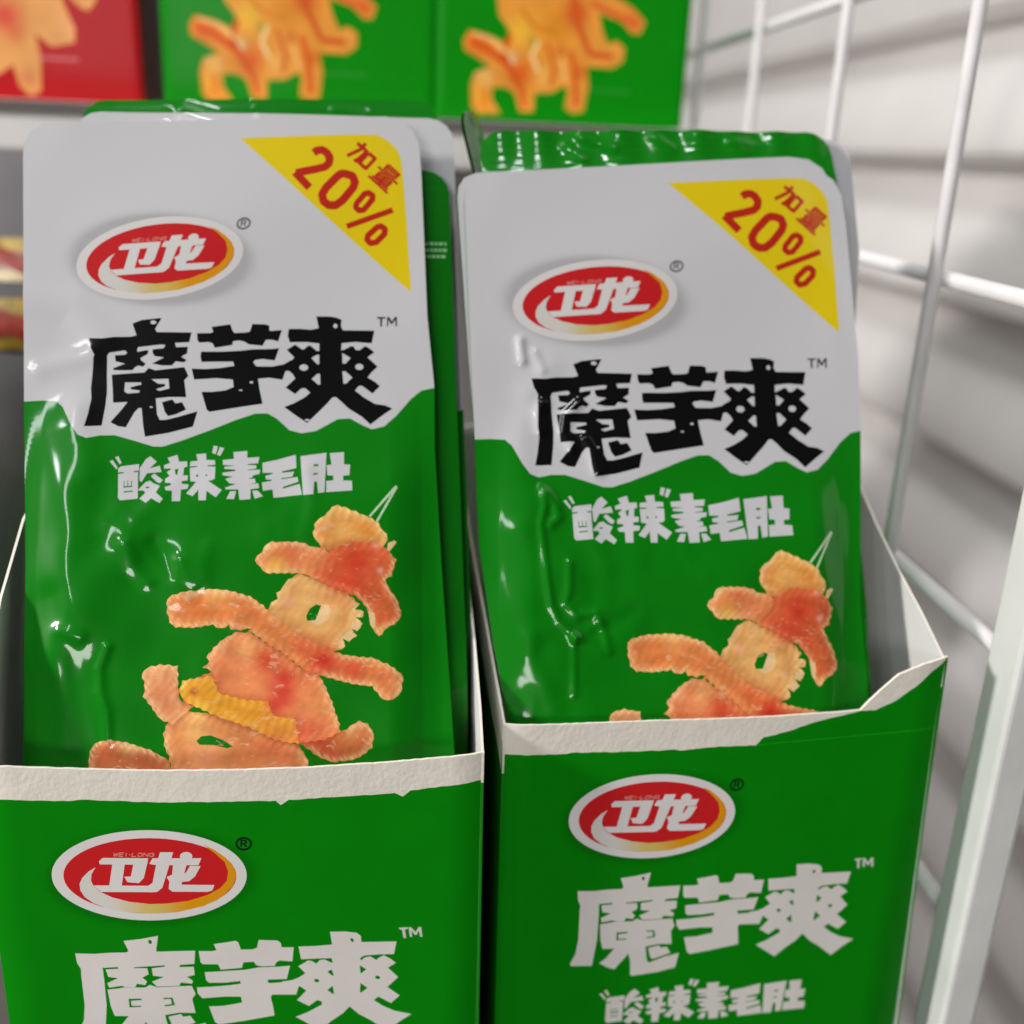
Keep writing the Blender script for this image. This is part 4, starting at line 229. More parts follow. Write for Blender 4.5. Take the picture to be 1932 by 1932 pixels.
[36.85,50.39],[37.42,50.41],[37.88,50.07]],[[37.16,48.62],[36.99,48.03],[36.53,47.66],[35.97,47.64],[35.51,47.98],[35.33,48.55],[35.5,49.13],[35.96,49.51],[36.53,49.53],[36.99,49.19]],[[34.93,47.93],[34.76,47.35],[34.31,46.98],[33.74,46.96],[33.28,47.29],[33.11,47.86],[33.28,48.45],[33.73,48.82],[34.3,48.84],[34.75,48.51]],[[32.49,47.36],[32.31,46.78],[31.86,46.41],[31.3,46.39],[30.84,46.72],[30.66,47.29],[30.83,47.88],[31.29,48.25],[31.85,48.27],[32.31,47.93]],[[28.7,46.31],[32.05,42.62],[33.37,44.0],[30.01,47.7]],[[41.08,46.02],[42.32,45.59],[42.96,47.51],[41.72,47.94]],[[41.77,46.12],[42.33,44.71],[44.07,45.55],[43.51,46.97]],[[42.31,45.41],[41.86,43.96],[43.65,43.39],[44.1,44.84]],[[42.03,44.3],[39.58,41.1],[41.01,39.86],[43.47,43.05]],[[39.75,41.28],[38.19,40.03],[39.28,38.44],[40.84,39.68]],[[38.73,40.24],[37.17,40.18],[37.18,38.19],[38.74,38.24]],[[37.73,40.01],[36.5,40.92],[35.41,39.27],[36.63,38.36]],[[36.86,40.33],[36.52,41.99],[34.7,41.51],[35.04,39.85]],[[36.42,41.28],[37.31,42.98],[35.68,43.92],[34.8,42.22]],[[37.16,42.76],[40.05,45.98],[38.72,47.35],[35.83,44.13]],[[39.77,45.76],[40.67,46.22],[39.89,48.03],[39.0,47.57]],[[40.13,46.13],[41.25,45.98],[41.55,47.98],[40.43,48.13]],[[42.34,47.01],[42.17,46.41],[41.69,46.03],[41.11,46.01],[40.64,46.36],[40.46,46.94],[40.64,47.54],[41.11,47.93],[41.69,47.95],[42.16,47.6]],[[43.58,46.58],[43.4,45.98],[42.93,45.6],[42.35,45.58],[41.88,45.92],[41.69,46.51],[41.87,47.11],[42.34,47.49],[42.93,47.52],[43.4,47.17]],[[44.14,45.16],[43.96,44.56],[43.49,44.18],[42.91,44.16],[42.44,44.51],[42.26,45.09],[42.44,45.69],[42.91,46.07],[43.49,46.09],[43.96,45.75]],[[43.69,43.71],[43.51,43.11],[43.04,42.73],[42.46,42.71],[41.99,43.05],[41.81,43.64],[41.99,44.24],[42.46,44.62],[43.04,44.64],[43.51,44.29]],[[41.23,40.51],[41.06,39.92],[40.59,39.54],[40.01,39.52],[39.54,39.87],[39.36,40.45],[39.54,41.04],[40.0,41.42],[40.58,41.44],[41.05,41.09]],[[39.67,39.27],[39.5,38.68],[39.03,38.3],[38.45,38.28],[37.98,38.63],[37.8,39.21],[37.98,39.8],[38.45,40.18],[39.02,40.2],[39.49,39.85]],[[38.11,39.22],[37.94,38.62],[37.47,38.25],[36.89,38.23],[36.43,38.57],[36.25,39.15],[36.42,39.75],[36.89,40.12],[37.46,40.14],[37.93,39.8]],[[36.89,40.13],[36.71,39.53],[36.24,39.15],[35.67,39.14],[35.2,39.48],[35.02,40.06],[35.19,40.65],[35.66,41.03],[36.24,41.05],[36.7,40.71]],[[36.54,41.78],[36.37,41.19],[35.9,40.81],[35.33,40.79],[34.86,41.13],[34.68,41.71],[34.85,42.31],[35.32,42.69],[35.89,42.71],[36.36,42.36]],[[37.43,43.48],[37.25,42.89],[36.79,42.5],[36.21,42.48],[35.74,42.83],[35.56,43.41],[35.73,44.01],[36.2,44.39],[36.78,44.41],[37.25,44.06]],[[40.33,46.7],[40.15,46.1],[39.68,45.72],[39.1,45.7],[38.63,46.04],[38.45,46.63],[38.62,47.23],[39.09,47.61],[39.67,47.63],[40.15,47.28]],[[41.22,47.16],[41.04,46.57],[40.57,46.18],[39.99,46.16],[39.52,46.51],[39.34,47.09],[39.52,47.69],[39.99,48.08],[40.57,48.1],[41.04,47.75]],[[45.99,41.98],[46.89,41.41],[47.6,42.66],[46.7,43.22]],[[46.57,42.01],[46.57,40.93],[47.92,40.98],[47.92,42.06]],[[46.73,41.41],[44.71,38.83],[45.73,37.93],[47.75,40.51]],[[45.15,39.09],[44.03,38.94],[44.17,37.52],[45.29,37.67]],[[44.56,38.76],[43.84,39.45],[42.92,38.38],[43.64,37.69]],[[44.04,38.82],[44.2,39.77],[42.88,39.98],[42.72,39.02]],[[44.05,39.43],[45.96,41.88],[44.93,42.78],[43.03,40.32]],[[45.61,41.64],[46.51,41.91],[46.18,43.29],[45.28,43.02]],[[47.02,42.63],[46.89,42.2],[46.55,41.93],[46.14,41.91],[45.8,42.16],[45.67,42.58],[45.8,43.0],[46.14,43.28],[46.55,43.29],[46.89,43.04]],[[47.92,42.06],[47.79,41.63],[47.45,41.36],[47.03,41.34],[46.7,41.59],[46.57,42.01],[46.7,42.44],[47.04,42.71],[47.45,42.73],[47.79,42.48]],[[47.92,40.98],[47.79,40.55],[47.45,40.28],[47.03,40.27],[46.7,40.52],[46.57,40.93],[46.7,41.36],[47.04,41.63],[47.45,41.65],[47.79,41.4]],[[45.89,38.4],[45.76,37.98],[45.43,37.71],[45.01,37.7],[44.68,37.94],[44.55,38.36],[44.68,38.78],[45.01,39.06],[45.43,39.07],[45.76,38.82]],[[44.77,38.25],[44.64,37.82],[44.31,37.55],[43.89,37.54],[43.56,37.79],[43.43,38.2],
[43.56,38.63],[43.89,38.9],[44.31,38.91],[44.64,38.66]],[[44.05,38.94],[43.93,38.52],[43.59,38.24],[43.18,38.23],[42.84,38.48],[42.71,38.89],[42.84,39.32],[43.17,39.59],[43.59,39.6],[43.93,39.36]],[[44.21,39.9],[44.08,39.47],[43.75,39.2],[43.33,39.19],[43.0,39.44],[42.87,39.85],[43.0,40.28],[43.33,40.55],[43.75,40.56],[44.08,40.31]],[[46.12,42.35],[45.99,41.93],[45.65,41.66],[45.24,41.64],[44.9,41.89],[44.77,42.31],[44.9,42.73],[45.24,43.01],[45.65,43.02],[45.99,42.77]],[[41.53,33.58],[52.18,37.96],[51.75,39.25],[41.09,34.86]],[[48.83,33.98],[49.73,33.3],[50.57,34.5],[49.67,35.19]],[[49.45,33.95],[49.34,32.76],[50.72,32.66],[50.84,33.85]],[[49.54,33.21],[47.63,31.14],[48.61,30.14],[50.52,32.2]],[[48.01,31.36],[46.67,31.08],[46.89,29.64],[48.23,29.92]],[[47.27,30.9],[46.49,31.7],[45.51,30.64],[46.29,29.83]],[[46.67,31.03],[46.9,32.1],[45.55,32.38],[45.32,31.31]],[[46.68,31.71],[48.81,33.79],[47.89,34.85],[45.76,32.77]],[[48.52,33.61],[49.42,33.88],[49.08,35.3],[48.19,35.03]],[[49.95,34.61],[49.81,34.17],[49.46,33.89],[49.03,33.88],[48.69,34.13],[48.55,34.56],[48.69,35.0],[49.04,35.28],[49.47,35.29],[49.82,35.04]],[[50.84,33.92],[50.71,33.48],[50.36,33.21],[49.93,33.19],[49.58,33.45],[49.45,33.88],[49.59,34.32],[49.93,34.59],[50.36,34.61],[50.71,34.35]],[[50.73,32.73],[50.59,32.29],[50.24,32.02],[49.81,32.0],[49.47,32.26],[49.34,32.69],[49.47,33.12],[49.82,33.4],[50.25,33.42],[50.6,33.16]],[[48.81,30.66],[48.68,30.22],[48.33,29.95],[47.9,29.94],[47.56,30.19],[47.43,30.62],[47.56,31.05],[47.91,31.33],[48.34,31.34],[48.68,31.09]],[[47.47,30.38],[47.34,29.95],[46.99,29.67],[46.56,29.66],[46.22,29.92],[46.09,30.34],[46.22,30.78],[46.56,31.05],[46.99,31.07],[47.34,30.81]],[[46.69,31.19],[46.56,30.75],[46.21,30.48],[45.78,30.47],[45.44,30.72],[45.3,31.15],[45.44,31.58],[45.78,31.86],[46.21,31.87],[46.56,31.62]],[[46.91,32.26],[46.78,31.82],[46.43,31.55],[46.01,31.54],[45.66,31.79],[45.53,32.22],[45.66,32.65],[46.01,32.93],[46.44,32.94],[46.78,32.69]],[[49.05,34.34],[48.91,33.9],[48.57,33.63],[48.14,33.61],[47.79,33.87],[47.66,34.3],[47.79,34.74],[48.14,35.01],[48.57,35.03],[48.92,34.77]],[[43.44,54.49],[45.67,52.5],[46.24,53.22],[44.0,55.21]],[[45.67,53.19],[43.14,50.63],[43.72,49.97],[46.24,52.53]],[[43.8,50.54],[43.47,51.13],[42.73,50.65],[43.06,50.05]],[[46.38,52.88],[46.3,52.6],[46.09,52.43],[45.82,52.42],[45.61,52.58],[45.53,52.84],[45.61,53.12],[45.82,53.29],[46.09,53.3],[46.3,53.15]],[[43.86,50.32],[43.78,50.04],[43.56,49.87],[43.3,49.86],[43.08,50.02],[43.0,50.28],[43.08,50.55],[43.3,50.73],[43.56,50.74],[43.77,50.58]],[[45.44,55.16],[44.06,53.51],[44.69,52.91],[46.07,54.55]],[[44.19,53.62],[41.16,51.96],[41.53,51.15],[44.56,52.8]],[[44.8,53.23],[44.72,52.96],[44.51,52.78],[44.24,52.77],[44.03,52.93],[43.95,53.2],[44.03,53.47],[44.24,53.65],[44.51,53.66],[44.72,53.5]],[[46.07,52.78],[43.69,49.94],[44.31,49.34],[46.7,52.18]],[[43.93,49.54],[45.43,48.21],[46.0,48.92],[44.5,50.26]],[[45.81,48.01],[48.2,50.84],[47.57,51.44],[45.18,48.61]],[[48.17,51.5],[46.67,52.84],[46.1,52.12],[47.6,50.78]],[[48.32,51.16],[48.23,50.88],[48.02,50.71],[47.75,50.7],[47.54,50.86],[47.46,51.12],[47.54,51.4],[47.75,51.57],[48.02,51.58],[48.24,51.42]],[[50.82,49.54],[53.35,47.2],[53.74,47.66],[51.2,50.0]],[[53.35,47.64],[52.37,46.64],[52.76,46.21],[53.74,47.22]],[[52.75,46.66],[50.22,49.0],[49.84,48.53],[52.37,46.2]],[[50.23,48.55],[51.2,49.56],[50.82,49.98],[49.84,48.98]],[[53.83,47.44],[53.77,47.26],[53.63,47.15],[53.45,47.14],[53.31,47.24],[53.26,47.42],[53.32,47.6],[53.46,47.71],[53.63,47.72],[53.77,47.62]],[[52.85,46.44],[52.79,46.26],[52.65,46.14],[52.47,46.14],[52.33,46.24],[52.28,46.42],[52.33,46.6],[52.48,46.71],[52.65,46.72],[52.79,46.61]],[[50.32,48.78],[50.26,48.6],[50.12,48.48],[49.95,48.48],[49.8,48.58],[49.75,48.76],[49.81,48.93],[49.95,49.05],[50.12,49.06],[50.26,48.95]],[[50.35,49.06],[52.88,46.72],[53.26,47.18],[50.73,49.52]],[[48.38,48.97],[52.9,44.8],[53.28,45.26],[48.76,49.43]],[[48.82,47.66],[51.52,45.15],[51.9,45.61],[49.2,
48.12]],[[51.52,45.6],[50.58,44.64],[50.97,44.21],[51.91,45.17]],[[50.97,44.66],[48.26,47.16],[47.88,46.69],[50.59,44.2]],[[48.26,46.71],[49.2,47.67],[48.81,48.1],[47.88,47.14]],[[52.0,45.39],[51.94,45.21],[51.8,45.1],[51.63,45.09],[51.48,45.2],[51.43,45.37],[51.49,45.55],[51.63,45.67],[51.8,45.67],[51.94,45.57]],[[51.06,44.44],[51.0,44.26],[50.86,44.14],[50.69,44.14],[50.55,44.24],[50.49,44.42],[50.55,44.59],[50.69,44.71],[50.86,44.71],[51.01,44.61]],[[48.35,46.94],[48.3,46.76],[48.16,46.64],[47.98,46.64],[47.84,46.74],[47.79,46.92],[47.84,47.09],[47.99,47.21],[48.16,47.22],[48.3,47.11]],[[48.35,47.17],[51.05,44.67],[51.43,45.13],[48.73,47.64]],[[50.17,46.85],[48.41,45.05],[48.8,44.62],[50.55,46.42]],[[47.0,46.67],[50.61,43.34],[50.99,43.8],[47.38,47.13]],[[46.09,46.61],[50.59,42.45],[50.97,42.91],[46.47,47.07]]],"wave":[[-32.32,-8.31],[-28.42,-8.27],[-25.13,-8.07],[-21.82,-8.2],[-20.39,-9.5],[-18.3,-13.73],[-16.68,-16.0],[-14.87,-16.69],[-12.08,-16.03],[-9.01,-15.95],[-4.85,-17.18],[-0.68,-18.52],[1.39,-18.52],[5.51,-17.13],[11.74,-14.62],[16.97,-12.37],[21.19,-10.84],[23.85,-10.76],[26.0,-12.03],[28.7,-14.62],[31.38,-15.33],[34.6,-14.75],[39.44,-11.92],[42.15,-11.74],[44.87,-13.29],[47.04,-14.23],[49.77,-13.53],[52.52,-10.98],[55.84,-6.98],[58.34,-4.85],[61.29,-4.19],[68.76,-4.1]],"logo":{"outer":[[[17.85,27.14],[17.68,26.16],[17.33,25.16],[16.8,24.18],[16.1,23.19],[15.23,22.23],[14.21,21.3],[13.03,20.41],[11.72,19.57],[10.3,18.78],[8.76,18.07],[7.13,17.41],[5.42,16.85],[3.67,16.37],[1.86,15.97],[0.04,15.67],[-1.79,15.47],[-3.61,15.37],[-5.38,15.36],[-7.11,15.45],[-8.77,15.64],[-10.34,15.92],[-11.81,16.29],[-13.18,16.76],[-14.42,17.3],[-15.52,17.92],[-16.47,18.61],[-17.27,19.36],[-17.91,20.17],[-18.38,21.02],[-18.68,21.92],[-18.8,22.85],[-18.75,23.8],[-18.53,24.76],[-18.15,25.72],[-17.59,26.68],[-16.88,27.62],[-16.02,28.55],[-15.01,29.44],[-13.86,30.3],[-12.6,31.1],[-11.22,31.86],[-9.75,32.55],[-8.18,33.17],[-6.55,33.73],[-4.85,34.2],[-3.12,34.6],[-1.36,34.91],[0.41,35.13],[2.18,35.26],[3.92,35.29],[5.63,35.23],[7.28,35.08],[8.86,34.83],[10.35,34.49],[11.74,34.07],[13.02,33.56],[14.17,32.98],[15.19,32.3],[16.04,31.58],[16.76,30.78],[17.29,29.93],[17.65,29.04],[17.85,28.1]]],"inner":[[[15.87,26.84],[15.71,26.02],[15.4,25.2],[14.94,24.37],[14.32,23.54],[13.55,22.75],[12.66,21.96],[11.62,21.22],[10.47,20.52],[9.21,19.85],[7.85,19.25],[6.41,18.7],[4.91,18.22],[3.35,17.81],[1.76,17.48],[0.15,17.22],[-1.47,17.04],[-3.08,16.94],[-4.65,16.93],[-6.19,16.99],[-7.66,17.14],[-9.05,17.36],[-10.37,17.67],[-11.58,18.05],[-12.68,18.49],[-13.67,18.99],[-14.51,19.57],[-15.24,20.19],[-15.81,20.86],[-16.24,21.57],[-16.5,22.32],[-16.63,23.09],[-16.59,23.88],[-16.41,24.68],[-16.07,25.48],[-15.59,26.29],[-14.97,27.09],[-14.21,27.86],[-13.33,28.61],[-12.31,29.33],[-11.19,30.02],[-9.97,30.65],[-8.66,31.24],[-7.27,31.77],[-5.82,32.24],[-4.31,32.65],[-2.77,32.98],[-1.21,33.25],[0.36,33.44],[1.93,33.55],[3.49,33.59],[5.0,33.55],[6.47,33.42],[7.87,33.22],[9.2,32.95],[10.44,32.6],[11.57,32.18],[12.59,31.69],[13.49,31.14],[14.26,30.53],[14.89,29.87],[15.36,29.17],[15.69,28.42],[15.85,27.64]]],"swoosh":[[[-10.43,26.18],[-11.86,25.12],[-13.24,23.6],[-13.87,22.27],[-13.9,20.86],[-13.28,19.51],[-11.83,18.34],[-9.34,17.36],[-6.56,16.96],[-1.47,17.01],[3.73,17.77],[9.08,19.68],[12.81,22.05],[15.01,24.63],[15.85,26.84],[15.57,28.7],[14.21,30.67],[12.11,32.23],[10.16,33.08],[12.24,31.42],[13.92,29.72],[14.39,27.65],[13.97,25.72],[12.57,23.94],[9.93,22.15],[6.07,20.5],[1.87,19.53],[-1.24,19.14],[-5.07,19.28],[-8.22,19.95],[-10.3,20.95],[-11.34,22.15],[-11.65,23.16],[-11.39,24.59]]],"text":[[[-9.67,27.52],[-8.87,28.32],[-0.42,29.12],[-0.78,27.7],[-9.55,26.88]],[[-7.21,27.28],[-4.9,27.5],[-6.1,22.49],[-8.43,22.28]],[[-3.29,27.65],[-0.76,27.88],[-1.71,24.77],[-2.76,23.55],[-4.87,23.55],[-5.34,24.67],[-4.12,24.83]],[[-11.33,22.22],[-0.58,23.18],[0.29,21.89],[-10.1,20.92]],[[-0.35,27.92],[0.39,29.2],[9.57,30.13],[8.87,28.54],[0.73,27.79]],[[1.95,30.63],[4.39,30.86],
[2.52,25.62],[1.52,22.94],[0.5,22.02],[-0.74,21.75],[-1.35,21.74],[-1.2,23.06],[-0.2,23.85],[0.97,28.05]],[[4.12,28.34],[6.67,28.58],[5.19,23.98],[11.49,24.5],[10.96,23.26],[9.99,22.87],[3.38,22.28],[2.72,22.81],[3.0,24.49],[2.59,25.4],[3.68,26.01]],[[7.26,28.28],[9.26,28.39],[7.95,26.0],[6.71,24.87],[5.05,24.58],[5.38,25.88],[6.51,26.92]],[[7.93,30.37],[7.81,30.0],[7.52,29.68],[7.11,29.43],[6.65,29.32],[6.2,29.35],[5.84,29.52],[5.62,29.79],[5.56,30.14],[5.69,30.51],[5.98,30.84],[6.38,31.07],[6.84,31.19],[7.29,31.17],[7.65,30.99],[7.87,30.72]]],"tiny":[[[-6.71,29.6],[-6.77,28.86],[-6.6,28.89],[-6.55,29.63]],[[-6.62,28.84],[-6.23,29.46],[-6.34,29.54],[-6.75,28.92]],[[-6.37,29.48],[-6.37,28.9],[-6.21,28.93],[-6.21,29.52]],[[-6.22,28.88],[-5.77,29.65],[-5.9,29.73],[-6.35,28.95]],[[-6.6,28.88],[-6.63,28.83],[-6.67,28.79],[-6.72,28.79],[-6.75,28.82],[-6.77,28.87],[-6.75,28.92],[-6.7,28.97],[-6.65,28.96],[-6.62,28.94]],[[-6.21,29.51],[-6.23,29.46],[-6.27,29.41],[-6.32,29.41],[-6.36,29.44],[-6.36,29.5],[-6.34,29.55],[-6.3,29.59],[-6.25,29.59],[-6.21,29.56]],[[-6.21,28.92],[-6.23,28.87],[-6.27,28.83],[-6.32,28.82],[-6.36,28.85],[-6.37,28.9],[-6.35,28.96],[-6.3,29.0],[-6.25,29.01],[-6.21,28.98]],[[-4.75,29.88],[-5.56,29.81],[-5.59,29.63],[-4.78,29.7]],[[-5.65,29.73],[-5.9,28.97],[-5.75,28.94],[-5.5,29.7]],[[-5.83,28.86],[-5.03,28.94],[-5.01,29.13],[-5.81,29.05]],[[-5.49,29.73],[-5.52,29.67],[-5.56,29.63],[-5.6,29.62],[-5.64,29.65],[-5.66,29.7],[-5.63,29.76],[-5.59,29.8],[-5.54,29.81],[-5.5,29.78]],[[-5.74,28.97],[-5.76,28.91],[-5.81,28.87],[-5.86,28.87],[-5.89,28.9],[-5.9,28.95],[-5.88,29.0],[-5.84,29.04],[-5.78,29.05],[-5.75,29.02]],[[-5.71,29.24],[-5.06,29.3],[-5.04,29.49],[-5.69,29.43]],[[-4.38,29.85],[-4.64,29.09],[-4.48,29.06],[-4.24,29.82]],[[-3.9,29.41],[-3.66,29.43],[-3.63,29.62],[-3.87,29.6]],[[-3.26,29.96],[-3.5,29.2],[-3.36,29.17],[-3.1,29.93]],[[-3.44,29.09],[-2.63,29.17],[-2.61,29.35],[-3.42,29.27]],[[-3.35,29.19],[-3.37,29.13],[-3.42,29.1],[-3.46,29.09],[-3.5,29.12],[-3.51,29.17],[-3.48,29.23],[-3.44,29.27],[-3.4,29.28],[-3.35,29.25]],[[-2.17,29.63],[-2.0,29.94],[-2.12,30.01],[-2.31,29.7]],[[-2.05,29.89],[-1.7,30.0],[-1.71,30.17],[-2.06,30.06]],[[-1.73,29.99],[-1.44,29.94],[-1.38,30.13],[-1.69,30.17]],[[-1.49,30.02],[-1.51,29.72],[-1.34,29.75],[-1.33,30.05]],[[-1.49,29.78],[-1.68,29.47],[-1.54,29.39],[-1.37,29.7]],[[-1.62,29.52],[-1.96,29.41],[-1.95,29.23],[-1.61,29.34]],[[-1.93,29.42],[-2.22,29.46],[-2.28,29.27],[-1.99,29.22]],[[-2.17,29.38],[-2.16,29.67],[-2.32,29.65],[-2.33,29.35]],[[-1.97,29.99],[-2.0,29.92],[-2.04,29.89],[-2.09,29.88],[-2.13,29.91],[-2.13,29.97],[-2.11,30.02],[-2.07,30.06],[-2.03,30.07],[-1.98,30.04]],[[-1.62,30.09],[-1.65,30.03],[-1.69,30.0],[-1.74,29.99],[-1.78,30.02],[-1.79,30.07],[-1.77,30.13],[-1.72,30.17],[-1.68,30.17],[-1.64,30.14]],[[-1.33,30.04],[-1.35,29.99],[-1.4,29.95],[-1.45,29.94],[-1.48,29.97],[-1.49,30.03],[-1.47,30.09],[-1.43,30.12],[-1.37,30.13],[-1.34,30.1]],[[-1.34,29.75],[-1.37,29.69],[-1.41,29.65],[-1.46,29.65],[-1.5,29.68],[-1.51,29.73],[-1.49,29.79],[-1.44,29.83],[-1.4,29.83],[-1.36,29.8]],[[-1.53,29.43],[-1.55,29.38],[-1.6,29.34],[-1.64,29.34],[-1.68,29.37],[-1.69,29.42],[-1.67,29.48],[-1.63,29.52],[-1.57,29.52],[-1.53,29.48]],[[-1.88,29.33],[-1.9,29.27],[-1.94,29.23],[-1.99,29.23],[-2.03,29.26],[-2.04,29.31],[-2.02,29.37],[-1.97,29.41],[-1.92,29.41],[-1.88,29.38]],[[-2.17,29.37],[-2.19,29.32],[-2.24,29.28],[-2.29,29.27],[-2.33,29.3],[-2.33,29.36],[-2.31,29.42],[-2.27,29.45],[-2.22,29.46],[-2.18,29.43]],[[-1.21,29.37],[-0.97,30.13],[-1.12,30.16],[-1.36,29.4]],[[-1.1,30.07],[-0.54,29.39],[-0.42,29.54],[-0.98,30.21]],[[-0.4,29.44],[-0.16,30.21],[-0.31,30.24],[-0.56,29.47]],[[-0.96,30.15],[-0.98,30.1],[-1.03,30.06],[-1.08,30.05],[-1.11,30.08],[-1.12,30.13],[-1.1,30.2],[-1.06,30.23],[-1.01,30.23],[-0.97,30.21]],[[-0.4,29.47],[-0.42,29.41],[-0.47,29.37],[-0.52,29.36],[-0.55,29.4],[-0.56,29.46],[-0.54,29.51],[-0.5,29.54],[-0.44,29.55],[-0.41,29.52]],[[0.83,30.3],[0.47,30.38],[0.4,
30.19],[0.77,30.12]],[[0.43,30.37],[0.08,30.26],[0.09,30.09],[0.44,30.2]],[[0.02,30.21],[-0.16,29.9],[-0.03,29.82],[0.15,30.14]],[[-0.18,29.86],[-0.19,29.56],[-0.03,29.59],[-0.02,29.88]],[[-0.14,29.48],[0.16,29.43],[0.21,29.62],[-0.08,29.66]],[[0.19,29.43],[0.64,29.59],[0.62,29.77],[0.18,29.61]],[[0.71,29.66],[0.79,29.93],[0.64,29.95],[0.55,29.69]],[[0.73,30.03],[0.4,30.0],[0.38,29.81],[0.7,29.85]],[[0.52,30.3],[0.5,30.24],[0.45,30.2],[0.4,30.19],[0.36,30.22],[0.35,30.27],[0.37,30.33],[0.42,30.37],[0.47,30.38],[0.5,30.35]],[[0.17,30.19],[0.15,30.13],[0.1,30.09],[0.05,30.09],[0.01,30.12],[-0.0,30.17],[0.02,30.22],[0.07,30.26],[0.12,30.27],[0.15,30.24]],[[-0.02,29.88],[-0.04,29.81],[-0.08,29.78],[-0.13,29.77],[-0.17,29.8],[-0.18,29.86],[-0.15,29.91],[-0.11,29.95],[-0.06,29.96],[-0.02,29.93]],[[-0.03,29.58],[-0.05,29.52],[-0.1,29.48],[-0.15,29.47],[-0.18,29.5],[-0.19,29.56],[-0.17,29.62],[-0.13,29.65],[-0.07,29.66],[-0.04,29.63]],[[0.26,29.53],[0.24,29.47],[0.2,29.43],[0.15,29.43],[0.11,29.46],[0.11,29.52],[0.13,29.57],[0.18,29.61],[0.22,29.61],[0.26,29.58]],[[0.71,29.68],[0.69,29.63],[0.64,29.59],[0.59,29.58],[0.56,29.61],[0.55,29.67],[0.57,29.73],[0.61,29.76],[0.67,29.76],[0.7,29.73]],[[0.8,29.95],[0.78,29.89],[0.73,29.85],[0.68,29.85],[0.65,29.88],[0.63,29.93],[0.65,29.99],[0.7,30.03],[0.75,30.03],[0.78,30.0]]],"reg":[[[19.06,34.17],[18.96,33.77],[19.4,33.7],[19.49,34.1]],[[19.0,33.86],[18.77,33.49],[19.13,33.24],[19.36,33.62]],[[18.82,33.55],[18.49,33.24],[18.74,32.87],[19.08,33.18]],[[18.55,33.29],[18.15,33.07],[18.27,32.6],[18.68,32.82]],[[18.21,33.09],[17.76,32.99],[17.77,32.49],[18.22,32.59]],[[17.82,32.99],[17.39,33.01],[17.29,32.5],[17.72,32.48]],[[17.45,33.0],[17.07,33.15],[16.86,32.66],[17.24,32.51]],[[17.13,33.12],[16.83,33.36],[16.52,32.93],[16.81,32.68]],[[16.89,33.3],[16.72,33.64],[16.31,33.33],[16.48,32.99]],[[16.74,33.56],[16.7,33.94],[16.25,33.79],[16.29,33.41]],[[16.69,33.84],[16.79,34.23],[16.36,34.29],[16.25,33.89]],[[16.76,34.14],[16.98,34.51],[16.62,34.75],[16.4,34.38]],[[16.93,34.45],[17.27,34.75],[17.02,35.12],[16.68,34.82]],[[17.21,34.71],[17.61,34.93],[17.48,35.38],[17.07,35.16]],[[17.55,34.9],[17.99,35.0],[17.98,35.51],[17.54,35.41]],[[17.93,35.0],[18.36,34.98],[18.46,35.49],[18.03,35.52]],[[18.3,34.99],[18.69,34.85],[18.89,35.34],[18.51,35.48]],[[18.63,34.88],[18.92,34.64],[19.23,35.06],[18.94,35.31]],[[18.87,34.69],[19.04,34.36],[19.45,34.67],[19.28,35.01]],[[19.02,34.45],[19.06,34.06],[19.51,34.21],[19.47,34.59]],[[19.51,34.15],[19.45,34.0],[19.34,33.9],[19.19,33.89],[19.09,33.97],[19.06,34.11],[19.11,34.27],[19.23,34.37],[19.37,34.38],[19.48,34.3]],[[19.4,33.76],[19.35,33.6],[19.23,33.5],[19.09,33.49],[18.98,33.57],[18.95,33.72],[19.01,33.87],[19.13,33.97],[19.27,33.98],[19.37,33.9]],[[19.18,33.39],[19.12,33.23],[19.0,33.13],[18.86,33.12],[18.75,33.2],[18.72,33.34],[18.78,33.5],[18.9,33.6],[19.04,33.61],[19.15,33.53]],[[18.85,33.08],[18.79,32.93],[18.67,32.82],[18.53,32.8],[18.42,32.89],[18.39,33.04],[18.44,33.19],[18.57,33.3],[18.71,33.31],[18.82,33.23]],[[18.44,32.86],[18.38,32.71],[18.25,32.6],[18.11,32.58],[18.02,32.67],[17.98,32.82],[18.04,32.98],[18.16,33.08],[18.3,33.09],[18.41,33.01]],[[17.99,32.76],[17.94,32.6],[17.82,32.5],[17.68,32.48],[17.57,32.57],[17.54,32.72],[17.6,32.87],[17.72,32.98],[17.86,32.99],[17.96,32.9]],[[17.57,32.78],[17.51,32.63],[17.39,32.52],[17.25,32.51],[17.15,32.59],[17.12,32.73],[17.17,32.89],[17.29,32.99],[17.43,33.01],[17.54,32.93]],[[17.19,32.92],[17.14,32.76],[17.01,32.66],[16.87,32.65],[16.77,32.73],[16.73,32.87],[16.8,33.03],[16.91,33.13],[17.05,33.15],[17.16,33.07]],[[16.91,33.17],[16.85,33.01],[16.73,32.91],[16.59,32.9],[16.48,32.98],[16.45,33.13],[16.51,33.28],[16.63,33.38],[16.77,33.4],[16.88,33.32]],[[16.74,33.5],[16.68,33.35],[16.56,33.24],[16.42,33.23],[16.32,33.32],[16.28,33.46],[16.34,33.62],[16.46,33.72],[16.6,33.73],[16.71,33.65]],[[16.7,33.88],[16.65,33.73],[16.52,33.62],[16.38,33.61],[16.28,33.7],[16.25,33.84],[16.31,34.0],[16.42,34.1],[16.56,
